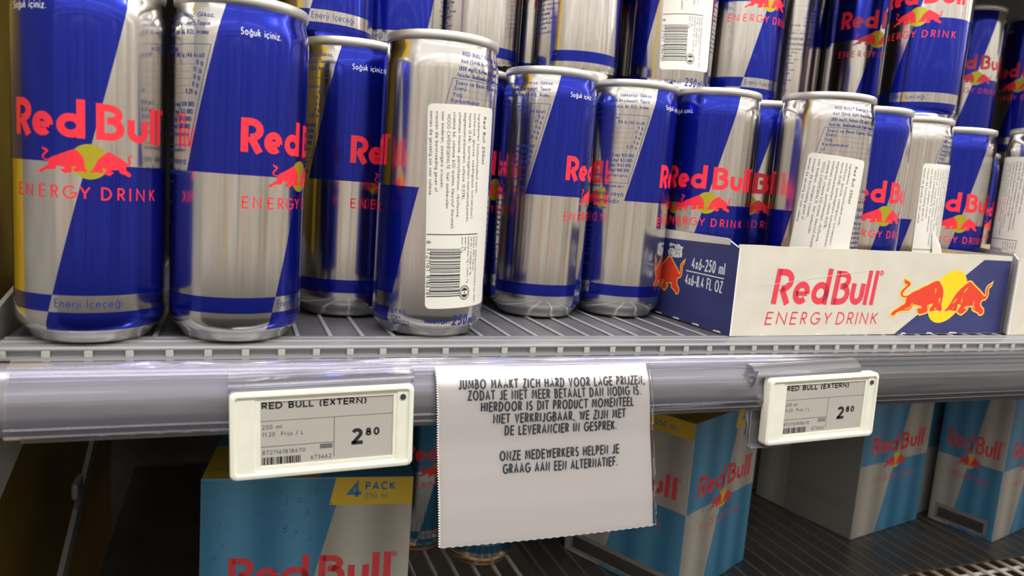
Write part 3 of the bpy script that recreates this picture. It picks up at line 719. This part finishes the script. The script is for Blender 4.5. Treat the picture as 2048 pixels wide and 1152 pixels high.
        add_box(bm, -6, 3.2, -2.0, 20, 9.0, -1.0, .2, seg=1); add_box(bm, -5, 9.0, -1.5, 64, 9.5, 36.2, .2, seg=1)
    h = link('holder', bm_mesh('tag_holder', bm, ['clear2'], True, 35), o); h['label'] = 'clear plastic clip'
    return o
price_tag('cream electronic price tag at the left, left of the paper notice', 78.2, -26.5, -52.2, 1.7, 1)
price_tag('cream electronic price tag at the right, below the cardboard tray', 336.2, -26.5, -52.2, 1.7, 2)

# ------------------------------------------------------------------ the paper notice
M['notice'] = noisy(mat('notice_paper', (.88, .85, .85), .6), 8, (.87, .84, .835), (.90, .87, .87), stretch=(.3, 1, 12), bump=.05)
M['notice_ink'] = mat('notice_ink', (.075, .085, .11), .55)
M['sleeve'] = plastic_clear('clear_sleeve', (.995, .995, 1.0), -.03, .0)
NW, NH = 105.0, 79.5
CURVE = [(-17.8, -9.0), (-21.2, -15), (-23.6, -23), (-25.0, -32), (-26.4, -42), (-28.6, -52), (-30.7, -62), (-32.6, -72), (-34.5, -84.5)]
_len = [0]
for (a, b), (c, d) in zip(CURVE, CURVE[1:]): _len.append(_len[-1]+math.hypot(c-a, d-b))
def notice_map(u, v, l):   # u right, v down the sheet, l lift towards the viewer
    t = min(max(v/NH, 0), 1)*_len[-1]
    for i in range(len(_len)-1):
        if t <= _len[i+1]+1e-6: break
    k = (t-_len[i])/(_len[i+1]-_len[i]); (a, b), (c, d) = CURVE[i], CURVE[i+1]
    y, z = a+(c-a)*k, b+(d-b)*k; n = Vector((-1, .22)).normalized()
    bow = 1.2*math.sin(PI*u/NW)
    return (161.2+u+.035*v*(.75+.25*u/NW)+.00*v, y+n.x*l-bow, z+n.y*l+.0)
sign = empty('paper_notice', (161.2, -17.8, -9.0), 0, 'white paper notice in a clear sleeve hanging on the rail between two price tags', 'sign')
def sheet(name, us, vs, m, lift, thick):
    bm = bmesh.new()
    g = [[[bm.verts.new(Vector(notice_map(u, v, lift+dl))-Vector((161.2, -17.8, -9.0))) for u in us] for v in vs] for dl in (0, -thick)]
    for k in range(2):
        for i in range(len(vs)-1):
            for j in range(len(us)-1):
                q = (g[k][i][j], g[k][i+1][j], g[k][i+1][j+1], g[k][i][j+1]); bm.faces.new(q if k == 0 else q[::-1])
    per = [(i, 0) for i in range(len(vs))]+[(len(vs)-1, j) for j in range(1, len(us))]+[(i, len(us)-1) for i in range(len(vs)-2, -1, -1)]+[(0, j) for j in range(len(us)-2, 0, -1)]
    for (a, b), (c, d) in zip(per, per[1:]+per[:1]): bm.faces.new((g[0][a][b], g[0][c][d], g[1][c][d], g[1][a][b]))
    return bm_mesh(name, bm, [m], True, 50)
rng = lambda a, b, n: [a+(b-a)*i/n for i in range(n+1)]
link('sheet', sheet('notice_sheet', rng(0, NW-.3, 30), rng(0, NH, 48), 'notice', 0, .25), sign)
F = Flat()
LINES = [('JUMBO MAAKT ZICH HARD VOOR LAGE PRIJZEN,', .086, .975, .105), ('ZODAT JE NIET MEER BETAALT DAN NODIG IS.', .124, .95, .168), ('HIERDOOR IS DIT PRODUCT MOMENTEEL', .18, .91, .234), ('NIET VERKRIJGBAAR, WE ZIJN MET', .233, .867, .303), ('DE LEVERANCIER IN GESPREK.', .284, .822, .372), ('ONZE MEDEWERKERS HELPEN JE', .26, .83, .516), ('GRAAG AAN EEN ALTERNATIEF.', .272, .82, .59)]
for s, a, b, v in LINES: F.text(s, a*NW, -v*NH-2.25, 4.7, .80, 'notice_ink', width=(b-a)*NW, lift=.06, track=.13, slant=.03)
me = F.mesh('notice_text', lambda x, y, l: tuple(Vector(notice_map(x, -y, l))-Vector((161.2, -17.8, -9.0))), {'notice_ink': 0}, cut=4.0)
link('lettering', me, sign)
# clear sleeve: thin sheet in front, sealed edge at the right, perforated edges at left and bottom
bm = bmesh.new(); org = Vector((161.2, -17.8, -9.0))
def sl_pts(us, vs, lift):
    g = [[bm.verts.new(Vector(notice_map(u, v, lift))-org) for u in us] for v in vs]
    for i in range(len(vs)-1):
        for j in range(len(us)-1): bm.faces.new((g[i][j], g[i+1][j], g[i+1][j+1], g[i][j+1]))
sl_pts(rng(-.2, NW+1.4, 16), rng(0, NH, 30), .55)
for i in range(29):
    a, b = i/29*NH, (i+1)/29*NH
    P1, P2 = Vector(notice_map(NW+1.4, a, 0))-org, Vector(notice_map(NW+1.4, b, 0))-org
    add_cyl(bm, P1, P2, .5, 6)
link('sleeve', bm_mesh('notice_sleeve', bm, ['sleeve'], True, 60), sign)
bm = bmesh.new(); n = 70
for i in range(n):
    v0, v1 = i/n*NH, (i+1)/n*NH
    q = [Vector(notice_map(uu, vv, .4))-org for uu, vv in ((.6, v0), (.6, v1), (-.1, v1), (-.9, (v0+v1)/2), (-.1, v0))]
    bm.faces.new([bm.verts.new(p) for p in q])
for i in range(28):
    u0, u1 = i/28*NW, (i+1)/28*NW
    q = [Vector(notice_map(uu, vv, .4))+Vector((0, 0, dz))-org for uu, vv, dz in ((u0, NH-.8, 0), (u0, NH, -.1), ((u0+u1)/2, NH, -.45), (u1, NH, -.1), (u1, NH-.8, 0))]
    bm.faces.new([bm.verts.new(p) for p in q])
link('torn_edge', bm_mesh('notice_edge', bm, ['notice']), sign)

# ------------------------------------------------------------------ cardboard trays
M['carton_white'] = noisy(mat('carton_white', (.60, .57, .49), .6), 60, (.57, .54, .465), (.625, .595, .515), bump=.15)
M['kraft'] = noisy(mat('kraft_board', (.44, .33, .20), .75), 50, (.40, .29, .17), (.48, .37, .23))
M['navy'] = noisy(mat('carton_navy', (.030, .036, .145), .5), 60, (.027, .033, .135), (.034, .040, .155))
M['carton_red'] = mat('carton_red', (.70, .045, .075), .5)
M['outline'] = mat('carton_outline', (.90, .62, .09), .5)
M['carton_sun'] = mat('carton_sun', (.80, .60, .005), .5)
M['carton_bull'] = mat('carton_bull', (.72, .050, .018), .5)
M['scuff'] = mat('scuff', (.72, .71, .68), .7)
def wall_panel(bm, A, B, hA, hB, t, inward, mi_out=0, mi_in=1, z0=0.0, topf=None):
    """upright board from A to B (x, y), outer face on the A-B line, thickness t towards 'inward'; topf(s) gives the top edge."""
    A, B = Vector(A), Vector(B); n = Vector(inward).normalized()*t
    k = 14; cols = []
    for i in range(k+1):
        s = i/k; p = A.lerp(B, s); h = topf(s) if topf else hA+(hB-hA)*s
        cols.append([bm.verts.new((p.x, p.y, z0)), bm.verts.new((p.x, p.y, h)), bm.verts.new((p.x+n.x, p.y+n.y, h)), bm.verts.new((p.x+n.x, p.y+n.y, z0))])
    for a, b in zip(cols, cols[1:]):
        for q, mi in ((0, mi_out), (1, 2), (2, mi_in), (3, mi_in)):
            f = bm.faces.new((a[q], b[q], b[(q+1) % 4], a[(q+1) % 4])); f.material_index = mi
    for c in (cols[0], cols[-1]): bm.faces.new(c).material_index = 2
def tray(label, FL, FR, BR, BL, art=True):
    o = empty('cardboard_tray', (FL[0], FL[1], 0), 0, label, 'cardboard tray', 'cut open carton trays on the upper shelf')
    L = lambda p: (p[0]-FL[0], p[1]-FL[1]); FLl, FRl, BRl, BLl = map(L, (FL, FR, BR, BL))
    mats3 = ['carton_white', 'kraft', 'scuff']
    bm = bmesh.new(); wall_panel(bm, FLl, FRl, 0, 0, 1.0, (0, 1), 0, 1, .1, lambda s: 49.6+.25*math.sin(s*37)+.9*s)
    front = link('front_panel', bm_mesh('tray_front', bm, mats3), o)
    bm = bmesh.new()
    def side_top(s): return 49.5+3.0*min(s/.05, 1) if s < .86 else 52.5
    wall_panel(bm, FLl, BLl, 0, 0, -1.0 if False else 1.0, (1, 0), 3 if art else 0, 1, .1, lambda s: 47.5 if s < .05 else 52.0)
    left = link('side_panel', bm_mesh('tray_left', bm, mats3+['navy']), o)
    bm = bmesh.new(); wall_panel(bm, FRl, BRl, 0, 0, 1.0, (-1, 0), 3 if art else 0, 1, .1, lambda s: 50.3)
    link('side_panel', bm_mesh('tray_right', bm, mats3+['navy']), o)
    bm = bmesh.new(); wall_panel(bm, BLl, BRl, 51, 51, 1.0, (0, -1), 0, 1, .1)
    link('back_panel', bm_mesh('tray_back', bm, mats3), o)
    bm = bmesh.new(); vs = [bm.verts.new((p[0]+dx_, p[1]+dy_, z)) for z in (.05, 1.2) for p, dx_, dy_ in ((FLl, 1, 1), (FRl, -1, 1), (BRl, -1, -1), (BLl, 1, -1))]
    for q in ((0, 1, 2, 3), (4, 5, 6, 7), (0, 1, 5, 4), (1, 2, 6, 5), (2, 3, 7, 6), (3, 0, 4, 7)): bm.faces.new([vs[i] for i in q])
    link('bottom_panel', bm_mesh('tray_bottom', bm, ['kraft']), o)
    if not art: return o
    # print on the front
    W_ = math.hypot(FRl[0], FRl[1]); ux = Vector((FRl[0]/W_, FRl[1]/W_)); nx = Vector((ux.y, -ux.x))
    F = Flat()
    F.poly([(123.0, .3), (W_-.2, .3), (W_-.2, 47.4), (193, 47.4)], 'navy', 0)
    kk = lambda a: a*W_/(551-328)
    wx = 25.5
    wordmark(F, [(wx, wx+13.2), (wx+14.2, wx+26.2), (wx+27.6, wx+40.4), (wx+43.4, wx+56.3), (wx+56.8, wx+67.6), (wx+68.2, wx+71.2), (wx+73.4, wx+76.4)], 17.9, 19.6, 'carton_red', 3.6, slant=.10)
    ex = 22.8
    for ch, a, b in (('E', 0, 4.6), ('N', 7.8, 14.6), ('E', 17.6, 22.0), ('R', 25.2, 29.6), ('G', 32.2, 39.0), ('Y', 41.8, 47.6), ('D', 51.8, 57.8), ('R', 60.2, 65.0), ('N', 70.2, 76.2), ('K', 79.0, 84.2)):
        F.text(ch, ex+a, 6.2, 7.4, .85, 'carton_red', width=b-a, slant=.14)
    F.ribbon([(ex+67.4, 6.2), (ex+68.4, 13.6)], .85, 'carton_red', 0)
    em = Flat(); emblem(em, 164.5, 23.6, .0478, .0352, .0, (15.6, 16.6, .30), 'carton_sun', outline=1.7, marks=.55)
    F.f += [(p, 'carton_bull' if m == 'red' else m, l) for p, m, l in em.f]
    # creases and scuffs along the lower edge
    for a, b in ((20, 24), (60, 66), (128, 133), (150, 156), (170, 178)): F.poly([(a, .2), (b, .2), (b-1, 1.0), (a+1.2, 1.2)], 'scuff', .12)
    F.ribbon([(16, 28), (24, 28.6), (52, 32.5), (70, 35), (98, 38.6)], .22, 'scuff', .12)
    me = F.mesh('tray_print', lambda x, y, l: (ux.x*x+nx.x*l, ux.y*x+nx.y*l, y), {k: 0 for k in ('navy', 'carton_red', 'carton_sun', 'outline', 'carton_bull', 'scuff')}, lift0=.06)
    join(front.data, me); front['label'] = 'white front with a red wordmark and two red bulls'
    # print on the left side (seen from outside, reading towards the front)
    D = Vector(BLl)-Vector(FLl); LD = D.length; d = D.normalized(); nl = Vector((-d.y, d.x))
    F = Flat()      # x runs from the back (left, as seen) towards the front corner: x = LD - distance
    e0 = LD
    F.poly([(e0-170, 46), (e0-72, 46), (e0-72, 52), (e0-170, 52)], 'carton_white', .02)
    F.poly([(e0-82, 38.5), (e0-75, 46.5), (e0-7.5, 48.6), (e0-7.5, 51.9), (e0-82, 51.9)], 'carton_white', .02)
    F.poly([(e0-75, 46.8), (e0-8.2, 48.4), (e0-8.2, 46), (e0-75, 44)], 'navy', .04)
    F.text('4x6-250 ml', e0-39.0, 31.6, 7.0, .85, 'pale', width=29.5, lift=.03, track=.14); F.rect(e0-43.5, 29.6, e0-9.5, 30.2, 'pale', .03)
    F.text('4x6-8.4 FL OZ', e0-43.5, 21.8, 6.6, .8, 'pale', width=33.5, lift=.03, track=.14)
    em = Flat(); emblem(em, e0-74, 26.5, .0345, .0355, 0, None, 'carton_sun', outline=1.2, bulls='r')
    F.f += [(p, 'carton_bull' if m == 'red' else m, l) for p, m, l in em.f]
    for i in range(70):
        a = e0-63+random.random()*13; b = 36+random.random()*7
        F.poly([(a, b), (a+1.4+random.random(), b+.4), (a+1+random.random(), b+1.6), (a-.3, b+1.2)], 'scuff', .14)
    for a in (70, 52, 33, 14): F.poly([(e0-a, .2), (e0-a+7, .2), (e0-a+6, 1.2), (e0-a+.6, .9)], 'scuff', .10)
    me = F.mesh('tray_side_print', lambda x, y, l: (FLl[0]+d.x*(LD-x)+nl.x*l, FLl[1]+d.y*(LD-x)+nl.y*l, y), {k: 0 for k in ('navy', 'pale', 'outline', 'carton_bull', 'scuff', 'carton_white', 'carton_sun')}, lift0=.06)
    join(left.data, me)
    return o
tray('white and navy cut open drink carton printed with two red bulls', (328, 1.5), (547, 9.9), (529.5, 155), (320.5, 158))
tray('plain white carton edge at the far right, beside the printed carton', (546, 4), (772, 13), (767, 160), (657, 152), art=False)

# ------------------------------------------------------------------ lower shelf
LZ = -219.3
M['wire_white'] = noisy(mat('wire_white', (.62, .60, .56), .4), 40, (.56, .54, .50), (.66, .64, .60))
M['mat_smoke'] = noisy(mat('mat_smoke', (.08, .073, .068), .35), 20, (.065, .06, .055), (.095, .087, .08))
low = empty('wire_shelf', (0, 0, LZ), 0, 'white wire shelf below, holding the pale blue multipacks', 'shelf')
bm = bmesh.new(); x = 5.0
while x < 1440: add_cyl(bm, (x, -16, -3.2), (x, 425, -3.2), 1.5, 8); x += 15.7
link('wire_bar', bm_mesh('wire_bars', bm, ['wire_white'], True, 50), low)
bm = bmesh.new()
for y in (-16, 84.5, 250, 424): add_cyl(bm, (-4, y, -6.0), (1450, y, -6.0), 1.6, 8)
link('cross_wire', bm_mesh('cross_wires', bm, ['wire_white'], True, 50), low)
bm = bmesh.new(); add_box(bm, -6, 60, -1.6, 150, 425, -.4); add_box(bm, 300, 92, -1.6, 700, 300, -.4); add_box(bm, 706, 92, -1.6, 1200, 300, -.4)  # leftmost sheet is added over the wires to paint the dark interior
link('shelf_mat', bm_mesh('smoke_mat', bm, ['mat_smoke']), low)
bm = bmesh.new(); x = 305
while x < 1200:
    if abs(x-703) > 5: add_box(bm, x-1.1, 93, -.5, x+1.1, 299, -.1, .2, seg=1)
    x += 15.7
M['mat_rib'] = mat('mat_rib', (.17, .16, .15), .35); link('rib', bm_mesh('smoke_ribs', bm, ['mat_rib']), low)
bm = bmesh.new()
pl = [(70, 44), (79, 37), (240, 102), (240, 116)]
va = [bm.verts.new((-8.8, y, z)) for y, z in pl]; vb = [bm.verts.new((-6.0, y, z)) for y, z in pl]
bm.faces.new(va); bm.faces.new(vb[::-1])
for i in range(4): j = (i+1) % 4; bm.faces.new((va[i], vb[i], vb[j], va[j]))
add_box(bm, -8.8, 150, 88, -5.0, 168, 98, 2)
M['arm_grey'] = mat('arm_grey', (.16, .155, .14), .5); link('support_arm', bm_mesh('support_arm', bm, ['arm_grey']), low)

# ------------------------------------------------------------------ pale blue multipacks
def pack_paint():
    m = mat('multipack_print', rough=.42); t = m.node_tree; b = bsdf(m)
    uv = N(t, 'ShaderNodeUVMap'); sp = N(t, 'ShaderNodeSeparateXYZ'); t.links.new(uv.outputs[0], sp.inputs[0]); u, v = sp.outputs[0], sp.outputs[1]
    gt = lambda a, c: mth(t, 'GREATER_THAN', a, c)
    d1 = mth(t, 'ADD', mth(t, 'MULTIPLY', mth(t, 'SUBTRACT', v, .5), .33), .5)
    top = gt(v, .5); lef = mth(t, 'LESS_THAN', u, d1)
    blue = mth(t, 'SUBTRACT', 1.0, mth(t, 'ABSOLUTE', mth(t, 'SUBTRACT', top, lef)))
    wv = N(t, 'ShaderNodeTexWave', wave_type='BANDS', bands_direction='X'); mpn = N(t, 'ShaderNodeMapping'); t.links.new(uv.outputs[0], mpn.inputs[0]); mpn.inputs['Scale'].default_value = (1, .12, 1)
    t.links.new(mpn.outputs[0], wv.inputs[0]); wv.inputs['Scale'].default_value = 1.1; wv.inputs['Distortion'].default_value = 1.5; wv.inputs['Detail'].default_value = 1
    bl = mixc(t, wv.outputs['Fac'], (.035, .16, .30), (.075, .25, .42)); sv = mixc(t, wv.outputs['Fac'], (.30, .285, .255), (.44, .42, .38))
    t.links.new(mixc(t, blue, sv, bl), b.inputs['Base Color'])
    return m
M['pack'] = pack_paint()
M['pack_yellow'] = mat('pack_yellow', (.62, .42, .03), .45); M['pack_blue'] = mat('pack_blue', (.05, .20, .40), .45); M['pack_red'] = mat('pack_red', (.60, .05, .06), .45)
M['pack_silver_shaded'] = mat('pack_silver_shaded', (.22, .215, .20), .45); M['drop'] = mat('printed_drop', (.035, .13, .25), .4); M['pack_top'] = noisy(mat('pack_top', (.10, .32, .55), .42), 14, (.08, .28, .50), (.12, .36, .58))  # silver darkened to carry the shade of the side turned from the light
PH = 136.0
def pack_face_art(w, kind, drops, seed):
    """front-like face: 'corner' = yellow flash at the upper right; 'band' = yellow band right across; 'plain' = neither."""
    rnd = random.Random(seed); F = Flat(); k = w/106.
    if kind == 'corner':
        F.poly([(66*k, PH-.2), (w-.2, PH-.2), (w-.2, PH-15), (63*k, PH-15)], 'pack_yellow', .01)
        F.text('4', 72*k, PH-11.8, 9.5, 2.0, 'pack_blue', width=7, lift=.03); F.text('PACK', 81*k, PH-7.2, 4.6, 1.0, 'pack_blue', width=15.5, lift=.03); F.text('250 ml', 81*k, PH-11.8, 3.4, .36, 'pack_blue', width=11.5, lift=.03)
    elif kind == 'band':
        F.poly([(.2, PH-.2), (w-.2, PH-.2), (w-.2, PH-13), (.2, PH-12)], 'pack_yellow', .01)
        F.text('4 PACK · 250 ml'.replace('·', '-'), w*.42, PH-9.2, 4.4, .7, 'pack_blue', width=46*k, lift=.03)
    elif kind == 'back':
        F.rect(w*.32, .3, w-.3, PH-.3, 'pack_silver_shaded', .01)
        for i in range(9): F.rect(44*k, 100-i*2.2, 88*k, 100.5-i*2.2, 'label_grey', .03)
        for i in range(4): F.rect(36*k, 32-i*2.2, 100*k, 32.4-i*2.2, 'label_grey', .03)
    if kind != 'back':
        y0 = 77 if kind != 'band' else 76; x = 14*k
        sc = k
        wordmark(F, [(x+a*sc, x+b*sc) for a, b in ((0, 12.6), (13.2, 25), (26.2, 40), (45, 58.4), (60, 71), (72.6, 76.4), (78.6, 82.4))], y0, 16.5, 'pack_red', 3.5*sc)
        em = Flat(); emblem(em, 54*k, 68, .0205*k, .0170, .1, (7.0*k, 7.4), 'pack_yellow')
        F.f += [(p, 'pack_red' if m == 'red' else m, l) for p, m, l in em.f]
        F.text('SUGARFREE', 22*k, 49.5, 5.6, .6, 'pack_red', width=64*k, track=.5, lift=.02)
    for i in range(drops):
        a, b, r = rnd.uniform(3, w*.62), rnd.uniform(30, PH-4), rnd.choice((.35, .5, .7, 1.0))
        F.ribbon(arc(a, b, r, r*1.05, 190, 470, 9), r*.38, 'drop', .02)
    return F
def multipack(label, x, y, ang, w, d, kinds, drops=(0, 0), seed=1, flap=False):
    o = empty('drink_multipack', (x, y, LZ), ang, label, 'multipack', 'pale blue drink multipacks on the lower shelf')
    bm = bmesh.new(); lay = bm.loops.layers.uv.verify()
    b = .9
    fs = add_box(bm, 0, 0, 0, w, d, PH, b, seg=2)
    bm.normal_update()
    for f in bm.faces:
        n = f.normal
        for lp in f.loops:
            c = lp.vert.co
            if abs(n.z) > .8: lp[lay].uv = (c.x/w, c.y/d)
            elif abs(n.y) > abs(n.x): lp[lay].uv = ((c.x/w) if n.y < 0 else 1-c.x/w, c.z/PH)
            else: lp[lay].uv = ((1-c.y/d) if n.x < 0 else c.y/d, c.z/PH)
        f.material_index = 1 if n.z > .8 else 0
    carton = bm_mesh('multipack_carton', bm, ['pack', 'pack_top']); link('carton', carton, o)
    keys = {k: 0 for k in ('pack_yellow', 'pack_blue', 'pack_red', 'pack_silver_shaded', 'drop', 'label_grey')}
    front = pack_face_art(w, kinds[0], drops[0], seed).mesh('pack_front', lambda a, c, l: (a, -l, c), keys)
    side = pack_face_art(d, kinds[1], drops[1], seed+9).mesh('pack_side', lambda a, c, l: (-l, d-a, c), keys)
    T = Flat(); T.poly([(.5, .5), (w*.55, .5), (w*.50, d*.45), (.5, d*.45)], 'pack_yellow'); T.text('250 ml 4 PACK', w*.5, d*.1, 5, .5, 'pack_blue', width=w*.36, lift=.03, rot=(w*.42, d*.12, 180))
    topm = T.mesh('pack_top_print', lambda a, c, l: (a, c, PH+l), keys)
    for me in (front, side, topm): join(carton, me)
    if flap:   # window low on the side: frame round a dark sheet for the inner shade
        bm = bmesh.new()
        add_box(bm, -.5, 8, 3, -.05, d-8, 5.2); add_box(bm, -.5, 8, 15, -.05, d-8, 18.5); add_box(bm, -.5, 6, 3, -.05, 8.5, 18.5); add_box(bm, -.5, d-8.5, 3, -.05, d-6, 18.5)
        link('window_frame', bm_mesh('pack_window', bm, ['pack_silver_shaded']), o)
        bm = bmesh.new(); add_box(bm, -.3, 8.5, 5.2, -.02, d-8.5, 15); link('window_dark_sheet', bm_mesh('pack_dark_sheet', bm, ['dark_back']), o)
    return o
multipack('pale blue multipack at the left, below the left price tag, with a yellow corner flash', 64.8, 54.6, -.14, 105, 100, ('corner', 'plain'), (120, 0), 3)
multipack('pale blue multipack right of the paper notice, turned corner first', 382.3, 95.7, .45, 104, 106, ('corner', 'band'), (30, 0), 7, True)
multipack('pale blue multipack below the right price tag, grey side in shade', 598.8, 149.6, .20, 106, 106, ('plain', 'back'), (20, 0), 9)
multipack('pale blue multipack farthest right, cut off by the photo edge', 733, 116, .24, 106, 58, ('plain', 'plain'), (10, 0), 11, True)
multipack('dim pale blue multipack standing behind the farthest right one', 716, 181, .24, 106, 58, ('plain', 'plain'), (0, 0), 13, True)
multipack('dim blue multipack in the shade behind the grey sided multipack', 570, 262, .20, 104, 90, ('plain', 'plain'), (0, 0), 15)

# loose pale blue cans behind the first multipack
M['can_pale'] = can_paint((.045, .20, .36), 'can_paint_pale')
BODY_P = BODY.copy(); BODY_P.materials[0] = M['can_pale']
for x, y, a, lab in ((222, 232, 16, 'pale blue can on the lower shelf between the left multipack and the paper notice'), (265, 199, 70, 'pale blue can on the lower shelf below the paper notice, only its base showing')):
    o = empty('drink_can', (x, y, LZ), math.radians(a), lab, 'can', 'loose pale blue cans on the lower shelf')
    link('body', BODY_P, o); link('base', BASE, o); l = link('lid', LID, o); link('pull_tab', TAB, l)
